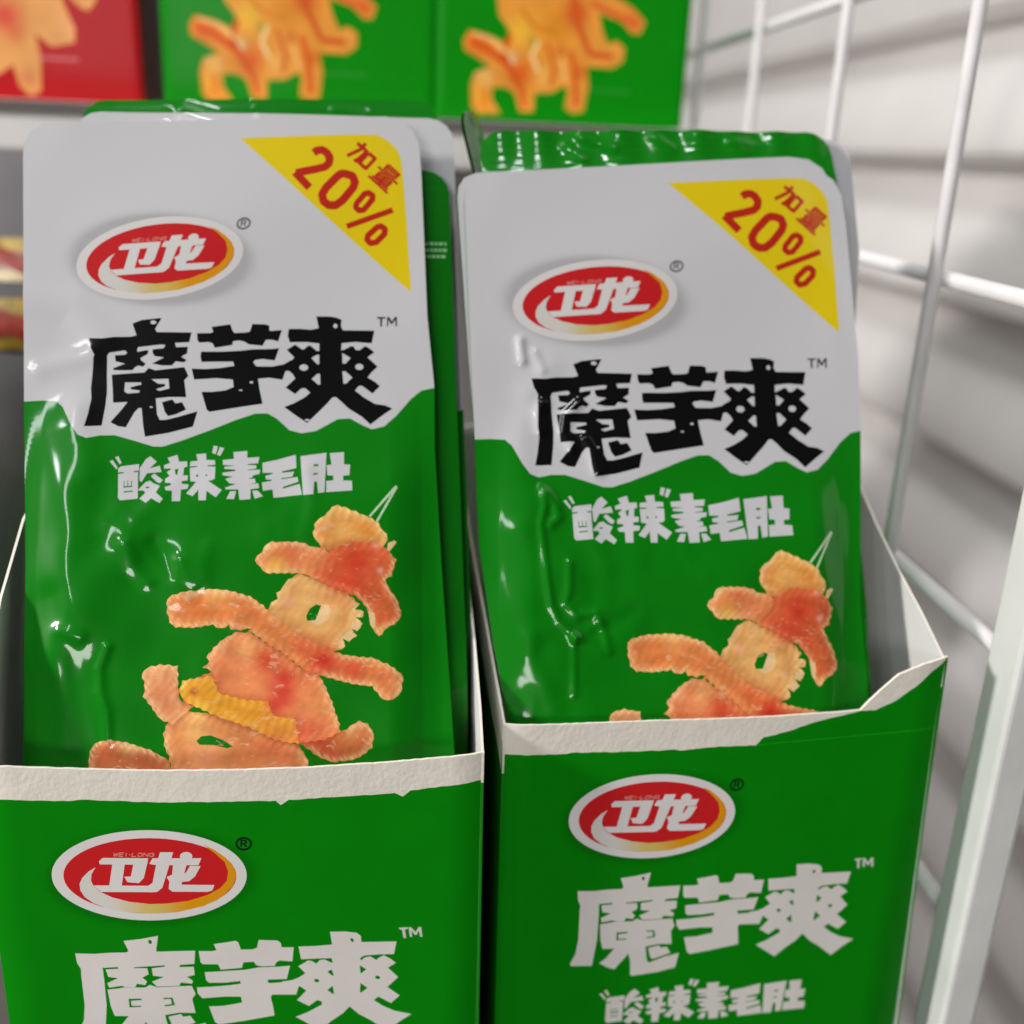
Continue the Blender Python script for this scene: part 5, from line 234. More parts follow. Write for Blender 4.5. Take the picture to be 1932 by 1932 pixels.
34.12],[16.67,34.04]],[[16.8,34.28],[16.75,34.13],[16.62,34.02],[16.48,34.01],[16.39,34.1],[16.35,34.24],[16.41,34.4],[16.53,34.5],[16.67,34.51],[16.77,34.43]],[[17.03,34.65],[16.97,34.5],[16.86,34.39],[16.72,34.38],[16.61,34.47],[16.58,34.61],[16.63,34.77],[16.76,34.87],[16.9,34.88],[17.0,34.8]],[[17.37,34.96],[17.31,34.8],[17.19,34.7],[17.05,34.69],[16.94,34.77],[16.91,34.92],[16.97,35.07],[17.09,35.17],[17.23,35.18],[17.34,35.1]],[[17.77,35.18],[17.72,35.02],[17.59,34.92],[17.45,34.9],[17.35,34.98],[17.32,35.14],[17.38,35.28],[17.49,35.39],[17.63,35.4],[17.74,35.32]],[[18.21,35.28],[18.15,35.12],[18.03,35.02],[17.89,35.01],[17.79,35.09],[17.76,35.24],[17.81,35.39],[17.94,35.5],[18.08,35.5],[18.18,35.42]],[[18.64,35.26],[18.58,35.11],[18.46,35.0],[18.32,34.99],[18.21,35.07],[18.18,35.21],[18.24,35.37],[18.36,35.47],[18.5,35.49],[18.6,35.41]],[[19.02,35.12],[18.96,34.97],[18.84,34.86],[18.7,34.84],[18.59,34.93],[18.56,35.07],[18.61,35.23],[18.74,35.33],[18.88,35.35],[18.99,35.27]],[[19.3,34.87],[19.25,34.71],[19.12,34.61],[18.98,34.6],[18.88,34.68],[18.84,34.83],[18.91,34.98],[19.02,35.09],[19.16,35.1],[19.27,35.02]],[[19.47,34.53],[19.42,34.38],[19.29,34.27],[19.15,34.27],[19.05,34.35],[19.02,34.49],[19.08,34.65],[19.19,34.75],[19.33,34.77],[19.44,34.69]],[[17.47,33.31],[17.59,34.66],[17.26,34.63],[17.14,33.28]],[[17.4,34.46],[18.13,34.53],[18.16,34.9],[17.44,34.84]],[[18.04,34.56],[18.27,34.38],[18.49,34.7],[18.25,34.88]],[[18.21,34.53],[18.19,34.25],[18.53,34.29],[18.55,34.55]],[[18.28,34.41],[18.0,34.18],[18.16,33.9],[18.44,34.13]],[[18.11,34.23],[17.38,34.16],[17.35,33.78],[18.07,33.85]],[[17.59,34.66],[17.54,34.55],[17.46,34.48],[17.35,34.47],[17.28,34.53],[17.26,34.63],[17.29,34.75],[17.38,34.82],[17.48,34.83],[17.57,34.77]],[[18.31,34.73],[18.26,34.62],[18.18,34.55],[18.07,34.53],[18.0,34.6],[17.98,34.71],[18.01,34.82],[18.1,34.89],[18.2,34.9],[18.29,34.84]],[[18.55,34.55],[18.51,34.44],[18.42,34.37],[18.32,34.36],[18.24,34.42],[18.21,34.53],[18.26,34.64],[18.34,34.71],[18.45,34.72],[18.53,34.66]],[[18.53,34.29],[18.48,34.17],[18.4,34.1],[18.29,34.08],[18.21,34.14],[18.19,34.25],[18.23,34.36],[18.32,34.45],[18.42,34.45],[18.5,34.39]],[[18.25,34.06],[18.21,33.94],[18.12,33.87],[18.02,33.86],[17.94,33.92],[17.92,34.03],[17.96,34.14],[18.05,34.22],[18.15,34.22],[18.23,34.16]],[[17.74,33.89],[18.2,33.26],[18.47,33.53],[18.02,34.16]]]},"food":[["I",[[7.83,-75.96],[13.15,-76.6],[19.87,-78.96],[25.95,-82.15],[31.35,-83.65],[33.06,-86.06],[33.58,-88.09],[33.09,-90.08],[30.1,-94.64],[10.19,-93.96],[5.49,-88.7],[4.75,-85.21],[3.7,-82.86],[3.48,-80.53],[4.25,-78.21],[6.53,-77.27]],[200,128,86]],["K",[[-11.53,-84.72],[-11.11,-82.76],[-9.69,-81.81],[-7.11,-81.49],[-3.18,-82.33],[0.78,-83.77],[4.76,-85.87],[5.49,-88.7],[4.9,-91.48],[-10.67,-90.96],[-11.58,-87.83]],[172,92,62]],["H",[[-1.29,-68.02],[-0.33,-66.69],[2.29,-66.07],[5.95,-66.48],[6.45,-73.58],[9.46,-75.0],[5.25,-78.57],[2.58,-77.5],[0.87,-74.78],[-0.83,-72.73],[-0.56,-70.39]],[206,132,98]],["J",[[31.35,-83.32],[32.37,-83.85],[35.43,-86.13],[38.48,-87.56],[43.59,-87.05],[47.01,-84.78],[47.43,-81.74],[45.99,-79.65],[44.27,-78.93],[41.53,-80.56],[40.17,-81.2],[36.08,-80.75],[31.32,-79.27]],[178,98,62]],["D",[[30.64,-47.07],[32.99,-47.49],[36.91,-49.53],[41.63,-51.37],[44.19,-53.79],[43.41,-54.97],[45.38,-55.39],[44.98,-56.58],[43.6,-56.85],[44.98,-57.96],[43.8,-59.72],[42.62,-59.11],[43.61,-60.7],[42.04,-61.85],[40.67,-61.24],[41.26,-62.98],[39.7,-63.77],[33.87,-63.66],[28.03,-59.66],[24.7,-54.71],[25.46,-53.34],[26.61,-52.37],[26.59,-51.19],[27.75,-50.02],[28.32,-48.83],[29.67,-47.86]],[205,148,96]],["F",[[17.87,-59.61],[15.38,-60.85],[13.47,-62.8],[11.84,-64.74],[12.69,-65.6],[11.33,-66.84],[13.15,-67.86],[10.0,-69.05],[7.12,-73.93],[9.8,-75.0],[14.83,-77.15],[19.87,-78.96],[24.91,-80.11],[31.35,-83.32],[36.77,-82.8],[40.17,-81.2],[39.99,-79.5],[38.09,-73.99],[36.02,-69.49],[33.27,-67.38],[32.27,-67.69],[28.02,-64.2],[24.34,-61.86],[20.94,-59.52]],[206,118,80]],["G",
[[6.42,-72.23],[7.02,-69.55],[10.34,-69.11],[13.0,-68.66],[14.74,-72.43],[19.79,-73.9],[24.85,-74.36],[26.23,-77.44],[30.63,-78.23],[31.16,-81.29],[31.35,-83.48],[26.62,-82.51],[22.57,-80.38],[18.19,-78.58],[13.15,-76.6],[7.78,-73.95]],[204,138,48]],["E",[[3.41,-52.15],[4.64,-51.45],[7.39,-50.63],[12.95,-50.12],[16.88,-50.6],[20.83,-51.8],[23.68,-53.85],[26.53,-56.76],[30.8,-60.26],[35.07,-62.33],[40.77,-64.73],[47.63,-65.72],[51.07,-67.36],[53.8,-69.71],[53.35,-72.99],[51.62,-74.65],[49.33,-74.6],[47.05,-71.7],[43.62,-71.2],[39.36,-70.11],[35.67,-68.9],[32.27,-67.69],[28.02,-64.2],[24.34,-61.86],[20.94,-59.24],[17.02,-58.89],[16.45,-58.03],[14.78,-58.71],[13.1,-57.83],[9.78,-58.35],[5.35,-58.28],[4.09,-57.27],[3.48,-54.99]],[202,118,72]],["A",[[38.22,-32.25],[39.61,-31.95],[41.2,-32.46],[42.6,-32.97],[45.19,-34.2],[46.39,-34.51],[48.38,-35.94],[49.38,-37.78],[50.38,-38.39],[50.27,-39.81],[49.57,-41.22],[50.36,-42.04],[49.56,-45.26],[43.6,-47.2],[37.67,-41.94],[36.09,-41.33],[34.9,-39.71],[34.21,-38.9],[34.49,-36.29],[34.88,-35.48],[37.44,-33.67]],[204,142,82]],["B",[[21.66,-44.01],[23.19,-42.23],[24.14,-40.44],[25.5,-40.05],[30.58,-40.05],[32.55,-40.5],[34.32,-41.31],[36.68,-41.33],[38.66,-43.55],[37.69,-46.94],[33.77,-47.5],[31.42,-46.88],[24.22,-46.91],[22.85,-45.51]],[204,122,84]],["C",[[37.67,-41.94],[42.61,-39.96],[47.58,-40.4],[50.36,-42.04],[52.35,-44.17],[51.34,-47.68],[49.74,-48.47],[50.73,-50.28],[52.31,-52.7],[53.48,-56.31],[52.48,-57.88],[50.3,-59.03],[48.52,-60.98],[47.14,-59.38],[46.16,-55.4],[45.38,-54.0],[43.41,-51.99],[36.72,-49.52],[33.38,-47.5],[36.7,-45.14]],[190,88,58]]],"tips":[[[46.16,-55.31],[47.55,-55.82],[47.74,-57.21],[47.34,-59.38],[46.65,-58.38]],[[50.57,-40.42],[51.97,-39.82],[52.47,-40.23],[50.86,-42.34],[50.36,-41.83]],[[36.05,-53.88],[37.71,-53.9],[38.01,-55.49],[37.53,-57.06],[35.39,-58.3],[33.64,-57.49],[34.8,-57.21]],[[42.52,-57.73],[44.98,-57.96],[43.8,-59.72],[42.62,-59.01]],[[41.65,-59.68],[43.61,-60.7],[42.04,-61.85],[40.87,-61.05]]],"fholes":[[[32.85,-56.2],[33.62,-54.63],[34.98,-53.76],[36.05,-54.08],[34.8,-57.21],[33.05,-57.28]],[[19.26,-59.07],[20.37,-58.72],[21.36,-58.96],[20.66,-59.23]],[[10.28,-82.21],[11.25,-81.24],[13.24,-81.13],[15.91,-82.21],[17.77,-83.6],[16.61,-83.9],[13.94,-83.15],[10.96,-83.0]]],"pick":[[[52.27,-27.29],[46.29,-34.34],[46.68,-34.69],[52.67,-27.64]],[[52.3,-27.54],[47.86,-35.51],[48.31,-35.77],[52.76,-27.8]]],"blobs":[[43.6,-45.0,4.18,[178,46,32],0.9],[40.64,-49.57,3.39,[186,60,44],0.8],[44.0,-51.0,2.36,[190,62,40],0.7],[49.56,-45.05,2.19,[190,84,50],0.6],[39.62,-34.28,2.99,[212,152,84],0.6],[45.59,-37.55,2.39,[196,120,50],0.7],[35.67,-37.1,2.19,[214,134,90],0.7],[28.64,-41.87,2.95,[198,98,66],0.7],[26.34,-45.44,2.52,[214,164,80],0.8],[24.54,-41.04,1.16,[224,178,140],0.8],[29.13,-53.19,1.18,[222,160,140],0.8],[32.8,-49.48,2.36,[216,164,112],0.7],[48.76,-46.45,0.79,[226,160,160],0.8],[47.97,-41.01,0.7,[224,150,150],0.7],[49.52,-55.06,2.39,[190,100,60],0.6],[48.72,-59.6,1.38,[206,150,76],0.7],[10.53,-54.52,3.07,[196,104,56],0.7],[13.81,-51.14,2.79,[216,160,104],0.7],[36.51,-66.07,4.25,[182,44,38],0.95],[31.67,-62.56,2.55,[196,80,58],0.7],[43.05,-68.2,3.16,[202,74,60],0.8],[49.34,-69.76,2.58,[196,104,78],0.7],[51.92,-71.53,2.01,[206,138,92],0.7],[20.43,-62.64,2.51,[220,160,110],0.7],[14.87,-63.39,2.2,[216,150,120],0.6],[24.67,-65.84,3.07,[190,62,44],0.85],[28.07,-69.87,3.12,[184,46,42],0.9],[26.41,-71.24,1.4,[206,92,82],0.8],[28.21,-73.08,3.04,[186,40,38],0.8],[26.55,-75.42,2.37,[186,44,44],0.8],[35.01,-72.21,3.09,[210,128,86],0.7],[36.05,-76.33,2.74,[216,142,92],0.7],[32.68,-80.65,3.72,[204,88,72],0.8],[36.1,-84.46,2.7,[170,60,46],0.7],[42.9,-80.93,2.4,[204,140,98],0.7],[38.82,-86.9,2.06,[190,70,60],0.7],[9.4,-71.96,0.93,[150,70,40],0.9],[7.05,-70.9,0.8,[212,176,60],0.9],[11.14,-75.71,1.67,[210,176,60],0.6],[28.62,-80.21,2.7,[208,146,44],0.6],[9.87,-78.7,3.33,[214,160,104],0.8],[20.3,-85.67,5.0,[184,98,62],0.7],[26.63,-83.18,4.06,[190,90,66],0.7],[12.02,
-86.75,3.0,[206,130,104],0.6],[28.35,-87.59,2.03,[204,104,84],0.6],[-4.39,-85.26,2.91,[170,84,50],0.7],[-3.16,-82.99,2.3,[206,160,120],0.7],[2.03,-68.76,2.0,[220,160,126],0.6]]},"outA":[[-25.07,-88.77],[-25.65,-79.85],[-26.74,-44.67],[-28.71,-7.95],[-31.35,48.89],[-31.26,51.86],[-30.08,54.82],[-27.26,56.89],[-0.01,58.66],[50.55,61.92],[54.02,61.14],[56.85,58.56],[58.24,55.24],[58.74,48.29],[59.84,12.82],[61.3,-3.89],[61.23,-18.52],[62.47,-44.59],[64.15,-73.35],[64.94,-87.39],[65.26,-96.66]],"outB":[[-20.15,-85.15],[-22.69,-71.93],[-26.12,-53.6],[-28.82,-33.05],[-29.48,-20.35],[-29.78,-8.42],[-30.58,9.36],[-31.89,49.14],[-31.56,52.02],[-30.13,54.3],[-27.35,55.51],[51.29,61.34],[56.37,60.82],[59.82,58.58],[61.72,54.8],[62.55,47.03],[64.04,13.47],[63.68,-4.98],[62.92,-19.67],[61.51,-45.21],[62.19,-64.01],[62.71,-83.78]],"warpB":[[0.12656871365004452,0.2116634517555207],[1.0638871732791544,-0.006366491302089192],[-0.015336070054740133,1.0222458154829757],[-0.00027785208165265196,7.80554347948291e-05],[0.0008227243838350023,0.0005119420080348659],[-0.00011298919069113733,-0.00040557477580165525]],"boxBtoA":[[0.024195681013330504,-0.06335695115935965],[1.0001306049384104,0.0003462457431092636],[0.001965453986813581,0.9959873571141686]],"boxAtoB":[[-0.02954435266688459,0.03800902082354388],[0.9995747526448426,-0.00105271949342578],[-0.002758867123162423,1.0012392253545765]],"poses":{"boxA":[-0.05438623591867879,0.19,-0.1452077314315924,0.03798850040542742,0.013513374553750242,0.003914467673880708],"boxB":[0.05407679014070638,0.20315788886370914,-0.14126367248200566,0.08677308385608058,0.006856355256773357,-0.003914480987752352],"pouchA":[-0.05814155972777785,0.24149999999999996,-0.0491986349255175,0.03490658503988659,0.47360225150530744,-0.006789804884483097],"pouchB":[0.04225210556097259,0.24075680699349414,-0.05604469193588281,0.05235987755982989,0.4468526627274719,0.006790082065544176]},"lipA":[[-31.48,26.16],[-27.07,25.8],[-12.12,24.92],[3.15,24.27],[18.75,24.09],[34.64,24.28],[50.81,24.97],[67.78,26.17]],"tearA":[[-32.26,18.74],[-27.8,18.36],[-14.71,17.7],[-12.65,18.0],[2.75,17.03],[18.5,16.78],[25.96,16.67],[27.0,15.63],[28.64,16.84],[45.42,17.33],[50.34,17.69],[52.01,16.75],[53.64,18.1],[68.8,19.69]],"lipB":[[-34.92,24.54],[-21.37,24.19],[-3.77,24.1],[23.52,23.68],[39.9,23.84],[47.01,24.08],[49.04,26.47],[52.11,29.72],[55.23,32.66],[60.86,34.86],[66.79,36.13]],"tearB":[[-36.17,17.25],[-29.96,17.04],[-20.97,16.9],[-19.89,17.14],[-9.91,16.76],[2.19,16.63],[3.6,16.67],[4.77,16.35],[12.73,16.85],[22.6,16.69],[24.14,18.48],[29.84,19.71],[35.48,21.58],[41.25,22.7],[47.04,23.89],[50.64,23.88],[55.7,26.12],[60.5,29.93],[63.06,32.6],[65.73,34.64],[66.85,35.82]],"ridA":[[[[-8.52,-62.38],[-9.98,-66.75],[-9.56,-71.68],[-8.09,-76.06],[-7.91,-81.46]],1.2,0.5],[[[-18.51,-58.63],[-14.2,-60.08]],1.5,0.4],[[[-5.41,-40.62],[-3.65,-45.16],[-0.83,-48.57]],1.8,0.5],[[[5.62,-44.11],[6.24,-47.52],[9.03,-49.24]],1.5,0.3],[[[-5.41,-40.62],[-13.65,-52.89],[-19.15,-62.74]],5,0.6],[[[32.78,-23.94],[34.26,-31.58],[32.31,-38.56]],2,0.3],[[[-20.64,-51.69],[-15.32,-66.09],[-10.56,-81.39]],3,-0.5],[[[-1.95,-47.43],[2.61,-55.35],[-1.49,-64.17]],4,-0.3],[[[-29.67,15.32],[-19.31,13.86],[-12.84,6.71]],4,0.4],[[[-25.43,-0.69],[-15.27,2.22]],2.5,0.35]],"ridB":[[[[-14.65,-19.24],[-14.14,-23.4],[-15.15,-27.56],[-14.01,-40.29],[-13.16,-46.23],[-11.52,-49.58],[-7.8,-53.12]],1.0,0.5],[[[-13.34,-20.37],[-11.48,-23.39],[-11.14,-26.04],[-12.68,-27.55]],1.3,0.6],[[[-8.84,-36.57],[-9.13,-42.55],[-9.94,-45.52],[-7.33,-48.13],[-3.15,-47.98],[-1.32,-51.53],[-0.28,-56.35]],1.1,0.4],[[[-8.18,-53.12],[-8.4,-65.76]],0.9,0.28],[[[-7.81,-53.31],[-3.97,-50.76],[-2.43,-50.03]],1.5,0.4],[[[-7.43,-53.31],[-2.17,-55.96]],1.3,0.35],[[[-17.95,-53.19],[-18.0,-56.85],[-12.94,-68.22]],2.5,0.4],[[[-28.86,-22.74],[-20.01,-38.41],[-12.73,-55.09]],6,-0.4],[[[-19.08,15.44],[-18.56,10.85]],1.2,0.6],[[[-15.7,12.65],[-14.05,8.66]],1.2,0.4],[[[-5.61,0.8],[-8.52,-2.11],[-9.15,-6.11],[-7.51,-9.5]],1.4,
0.65],[[[-4.05,-7.74],[-2.39,-10.56],[-1.34,-15.09]],1.5,0.7],[[[-13.88,0.64],[-15.04,-1.66],[-14.7,-5.63]],1.4,0.7]],"behind":{"A2":[-0.03794,0.27987,0.00561,0.03491,0.4736,-0.02899],"A3":[-0.037970000000000004,0.26918,-0.0065,0.03491,0.4736,-0.03031],"A4":[-0.04165,0.29918,0.00953,0.03491,0.4736,-0.05124],"B2":[0.04211343553074554,0.24368821523631545,-0.055011436722183844,0.05235987755982989,0.4468526627274719,-0.022],"B3":[0.05824,0.27727,0.00674,0.05236,0.44685,-0.04183],"B4":[0.06454,0.28108,0.00473,0.05236,0.44685,-0.03828]}}''')
PO = ART['poses']; PA = ART['pouch']; BX = ART['box']

# ------------------------------------------------------------------ materials
white_ink = c8(186, 185, 188, 1.0)
green_p = np.array([.002, .168, .003]); green_b = np.array([.002, .245, .003]); red_b = np.array([.46, .010, .014])
M_film = mat('glossy_film', attr=True, rough=.34, spec=.07, coat=.5, bump=[('noise', 70, .03, .002), ('wave', 620, .012, .0002)])
M_rib = mat('glossy_film_ribbed', attr=True, rough=.4, spec=.3, coat=.8, bump=[('noise', 160, .5, .002), ('wave', 300, .3, .0008)])
M_food = mat('glossy_film_photo', attr=True, rough=.34, spec=.07, coat=.5, food=True, bump=[('noise', 70, .03, .002)])
M_card = mat('coated_card', attr=True, rough=.5, spec=.06, coat=.03, vary=(60, .04), bump=[('noise', 900, .04, .0003)])
M_cardfood = mat('coated_card_photo', attr=True, rough=.5, spec=.06, coat=.02, vary=(90, .12))
M_torn = mat('torn_board', (.86, .80, .71), rough=.92, spec=.15, vary=(300, .022), bump=[('noise', 900, .25, .0004), ('noise', 160, .2, .0010)])
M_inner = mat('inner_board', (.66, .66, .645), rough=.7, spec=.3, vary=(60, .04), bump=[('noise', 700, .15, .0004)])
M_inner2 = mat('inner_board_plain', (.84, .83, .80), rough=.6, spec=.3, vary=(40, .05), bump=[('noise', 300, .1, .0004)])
M_greencard = mat('green_card', tuple(green_b), rough=.42, coat=.08, vary=(60, .03))
M_redcard = mat('red_card', tuple(red_b), rough=.3, coat=.2, vary=(60, .03))
M_wire = mat('white_powder_coat', (.74, .72, .73), rough=.6, spec=.3, vary=(90, .05), bump=[('noise', 500, .08, .0006)])
M_post = mat('white_painted_steel', (.66, .67, .65), rough=.4, vary=(50, .05), bump=[('noise', 250, .10, .0008)])
M_panel = mat('white_panel_paint', (.76, .74, .725), rough=.35, vary=(6, .05), bump=[('noise', 12, .2, .01)])
M_shelf = mat('white_shelf_paint', (.62, .60, .58), rough=.45, vary=(30, .06))
M_deck = mat('dark_shelf', (.10, .085, .08), rough=.6, vary=(30, .2))
M_floor = mat('shop_floor', (.16, .115, .09), rough=.5, vary=(9, .15))
M_dark = mat('dark_film', (.025, .022, .024), rough=.3, coat=.3, vary=(40, .3), bump=[('noise', 60, .5, .004)])
M_greyfilm = mat('grey_film', (.05, .045, .045), rough=.45, coat=.1, vary=(40, .2))

# ------------------------------------------------------------------ colour functions of the printed art
def lerp(a, b, t): return np.array(a)[None] * (1 - t)[:, None] + np.array(b)[None] * t[:, None]
def swoosh_col(x0, x1, k):
    def f(u, v):
        t = (u - x0) / (x1 - x0); c = lerp(c8(225, 222, 215) * k, c8(222, 196, 110) * k, sstep(.22, .5, t))
        s = sstep(.5, .72, t)[:, None]; return c * (1 - s) + (c8(232, 158, 20) * k)[None] * s
    return f
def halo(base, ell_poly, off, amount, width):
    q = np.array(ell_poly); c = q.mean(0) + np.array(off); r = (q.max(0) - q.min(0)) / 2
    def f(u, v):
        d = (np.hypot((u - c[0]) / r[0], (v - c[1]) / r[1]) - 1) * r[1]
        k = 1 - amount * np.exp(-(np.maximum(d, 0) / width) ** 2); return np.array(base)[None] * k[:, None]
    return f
def aff(polys, C):
    C = np.array(C); out = []
    for p in polys:
        p = np.array(p, float); Q = np.c_[np.ones(len(p)), p] if len(C) == 3 else np.c_[np.ones(len(p)), p, p[:, 0] ** 2, p[:, 0] * p[:, 1], p[:, 1] ** 2]
        out.append((Q @ C).tolist())
    return out
def logo_layers(lg, k, mt, regcol, redk=1.0):
    xs = np.array(lg['inner'][0])[:, 0]; wcol = c8(232, 228, 226) * k
    return [dict(part='logo', add=lg['outer'], color=wcol, mat=mt), dict(part='logo', add=lg['inner'], color=np.array([.66, .018, .022]) * redk, mat=mt),
            dict(part='logo', add=lg['swoosh'], color=swoosh_col(xs.min(), xs.max(), k), mat=mt), dict(part='logo', add=lg['text'], color=wcol, mat=mt),
            dict(part='logo', add=lg['tiny'], color=c8(225, 150, 140) * k, mat=mt), dict(part='lettering', add=lg['reg'], color=regcol, mat=mt)]
def food_col(base, blobs, gain, poly=None, above=(), below=()):
    def f(u, v):
        c = np.tile(c8(*base, gain), (len(u), 1))
        for (x, y), r, col, wt in blobs:
            k = (wt * np.exp(-((u - x) ** 2 + (v - y) ** 2) / (r * r * .75)))[:, None]; c = c * (1 - k) + c8(*col, gain)[None] * k
        if poly is not None:
            cl = list(poly) + [poly[0]]; d = pdist(u, v, cl); ex = np.ones(len(u))
            for q in list(above) + list(below): ex *= np.where(inside(u, v, q), 0, sstep(.3, 1.6, pdist(u, v, list(q) + [q[0]])))
            k = (.62 * ex * np.exp(-((d - .35) / .6) ** 2) * (.55 + .45 * np.sin(u * 5.1 + v * 4.3)))[:, None]; c = c * (1 - k) + c8(236, 188, 146, gain)[None] * k
            k = .45 * np.exp(-((d - 2.6) / 1.1) ** 2); c = c * (1 - k[:, None] * np.array([.18, .42, .5])[None])
            ribs = np.exp(-d / 2.2) * .16 * np.sin(u * 3.3 - v * 2.1 + 1.5 * np.sin(v * 1.1)); c = c * (1 + ribs[:, None])
            for q in above:
                q = list(q) + [q[0]]; k = .42 * np.exp(-(pdist(u, v, q) / 1.1) ** 2); c = c * (1 - k[:, None] * np.array([.45, .75, .8])[None])
        return np.clip(c * np.array([1, 1.10, .92])[None], 0, .95)
    return f

# ------------------------------------------------------------------ pouches
def relief(outline, ridges, bend, bulge=1):
    q = np.array(outline); cx = (q[:, 0].max() + q[:, 0].min()) / 2; hw = (q[:, 0].max() - q[:, 0].min()) / 2
    def h(u, v):
        d = hw - np.abs(u - cx)
        body = sstep(2.5, 15, d) * (1 - sstep(-42, 2, v)); H = 2.8 * bulge * body
        H = H + .5 * sstep(0, hw, d) - .25 * np.exp(-((d - 7) / 1.0) ** 2) * body
        H = H + body * (.16 * np.sin(u * .31 + v * .11) * np.sin(v * .23 + 1) + .09 * np.sin(u * .17 - v * .35 + 2))
        H = H + body * .5 * np.sin((u * .13 + v * .05)) * sstep(0, 30, cx - u)
        H = H + (.30 * np.sin(u * .085 + 1.2) * np.sin(v * .062 + .6) + .10 * np.sin(u * .05 - v * .16)) * sstep(0, 12, d) + .0035 * np.sin(v * 5.0) * (1 - sstep(4.5, 6, d)) + .0035 * np.sin(v * 5.0) * sstep(-7.5, -6.5, v - q[:, 1].max())
        for ln, wd, hh in ridges: H = H + hh * np.exp(-(pdist(u, v, ln) / wd) ** 2)
        if bulge == .11: H = H - .13 * np.maximum(v + 13, 0) * (1 + .35 * np.sin(u * .45) * np.sin(u * .17)) + .018 * np.sin(v * 4.2 + .4 * np.sin(u * .8))
        b = np.maximum(bend - v, 0); H = H - .60 * (np.sqrt(b * b + 100) - 10)
        return H
    return h
def extend(outl, vb=-163):
    q = [list(p) for p in outl]; q[0] = [q[0][0], vb]; q[-1] = [q[-1][0], vb]; return q
def pouch_layers(W, wave_pts, triangle_only=False):
    lg = {k: W(v) for k, v in PA['logo'].items()}
    wv = W([wave_pts])[0]; panel = [(-60, wv[0][1])] + wv + [(90, wv[-1][1]), (90, 90), (-60, 90)]
    L = [dict(part='film', add=[panel], color=halo(white_ink, lg['outer'][0], (.35, -.35), .30, 1.3), mat=M_film),
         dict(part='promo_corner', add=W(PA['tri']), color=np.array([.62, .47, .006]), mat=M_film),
         dict(part='promo_corner', add=W(PA['promo']), color=np.array([.40, .017, .008]), mat=M_film),
         dict(part='lettering', add=W(PA['text_add']), sub=W(PA['text_sub']), color=np.array([.003, .0028, .003]), mat=M_film),
         dict(part='lettering', add=W(PA['tm']), color=np.array([.03, .03, .03]), mat=M_film),
         dict(part='lettering', add=W(PA['sub_add']), sub=W(PA['sub_sub']), color=white_ink * 1.05, mat=M_film),
         dict(part='food_picture', add=W(PA['pick']), color=c8(176, 205, 170, 1.0), mat=M_food)]
    L += logo_layers(lg, .68, M_film, c8(96, 98, 98), .68)
    bl = [(W([[[b[0], b[1]]]])[0][0], b[2], b[3], b[4]) for b in PA['blobs']]
    fp = [W([jag(p)])[0] for n, p, c in PA['food']]
    for i, (n, p, c) in enumerate(PA['food']):
        L.append(dict(part='food_picture', add=[fp[i]], color=food_col(c, bl, 1.3, fp[i], fp[i + 1:], fp[:i]), mat=M_food))
    L.append(dict(part='food_picture', add=W(PA['tips']), color=c8(226, 190, 140, 1.05), mat=M_food))
    L.append(dict(part='food_picture', add=W(PA['fholes']), color=green_p, mat=M_food))
    return L
BASEF = dict(part='film', color=green_p, mat=M_film, add=[])
def pouch(name, M, outline, layers, ridges, bend, step, label, group, fine=None, fm=None, bulge=1):
    root = empty(name, M, label, 'snack pouch', group)
    q = np.array(outline); x0, y0 = q.min(0); x1, y1 = q.max(0); hf = relief(outline, ridges, bend, bulge)
    g = gridpts(x0, x1, fine, y1, step) + gridpts(x0, x1, y0, fine, 3.0) if fine is not None else gridpts(x0, x1, y0, y1, step)
    objs, vv, ff, XYZ = pressed(root, outline, layers, dict(BASEF, mat=fm or M_film), g, step * 1.3 if step < 1 else step, hf)
    # the back sheet, sealed to the front round the rim
    cx = (x0 + x1) / 2; hw = (x1 - x0) / 2; gb = gridpts(x0, x1, y0, y1, 3.0)
    v2, f2, _ = triang(outline, [], gb, 3.0)
    d = hw - np.abs(v2[:, 0] - cx); body = sstep(2.5, 15, d) * (1 - sstep(-42, 2, v2[:, 1])); H = relief(outline, [], bend, bulge)(v2[:, 0], v2[:, 1]) - .75 - (1.0 if bulge == 1 else 0) * body
    mesh_obj('back_film', np.stack([v2[:, 0], -H, v2[:, 1]], 1) / 1000, f2[:, ::-1], M_plaingreen, root, smooth=True)
    return root
M_plaingreen = mat('green_film', tuple(green_p), rough=.2, coat=.5, bump=[('noise', 120, .12, .002), ('wave', 620, .02, .0002)])
def copy_tree(o, M, label, parent=None):
    c = o.copy(); COL.objects.link(c)
    if parent is None: c.matrix_world = M; c['label'] = label
    else: c.parent = parent
    for ch in o.children: copy_tree(ch, None, None, c)
    return c
GRP_F = 'snack pouches with the white and green front'; GRP_B = 'snack pouches turned back side out'
idn = lambda polys: polys
WB = lambda polys: aff(polys, ART['warpB'])
outA = extend(ART['outA']); outB = extend(ART['outB'])
def crinkles(seed, x0, x1, y0, y1, n, amp):
    r = random.Random(seed); out = []
    for _ in range(n):
        x = r.uniform(x0, x1); y = r.uniform(y0, y1); a = r.gauss(1.5, .5); L = []
        for k in range(r.randint(3, 6)): L.append((x, y)); x += math.cos(a) * 4; y -= math.sin(a) * 4; a += r.gauss(0, .35)
        out.append((L, r.uniform(1.8, 4.2), r.choice((1, 1, -1)) * amp * r.uniform(.5, 1.2)))
    return out
CA = crinkles(3, -20, 12, -70, -8, 11, .36) + crinkles(5, 15, 50, -75, -20, 6, .16)
CB = crinkles(8, -20, 14, -60, 12, 12, .36) + crinkles(9, 15, 52, -60, -10, 6, .16)
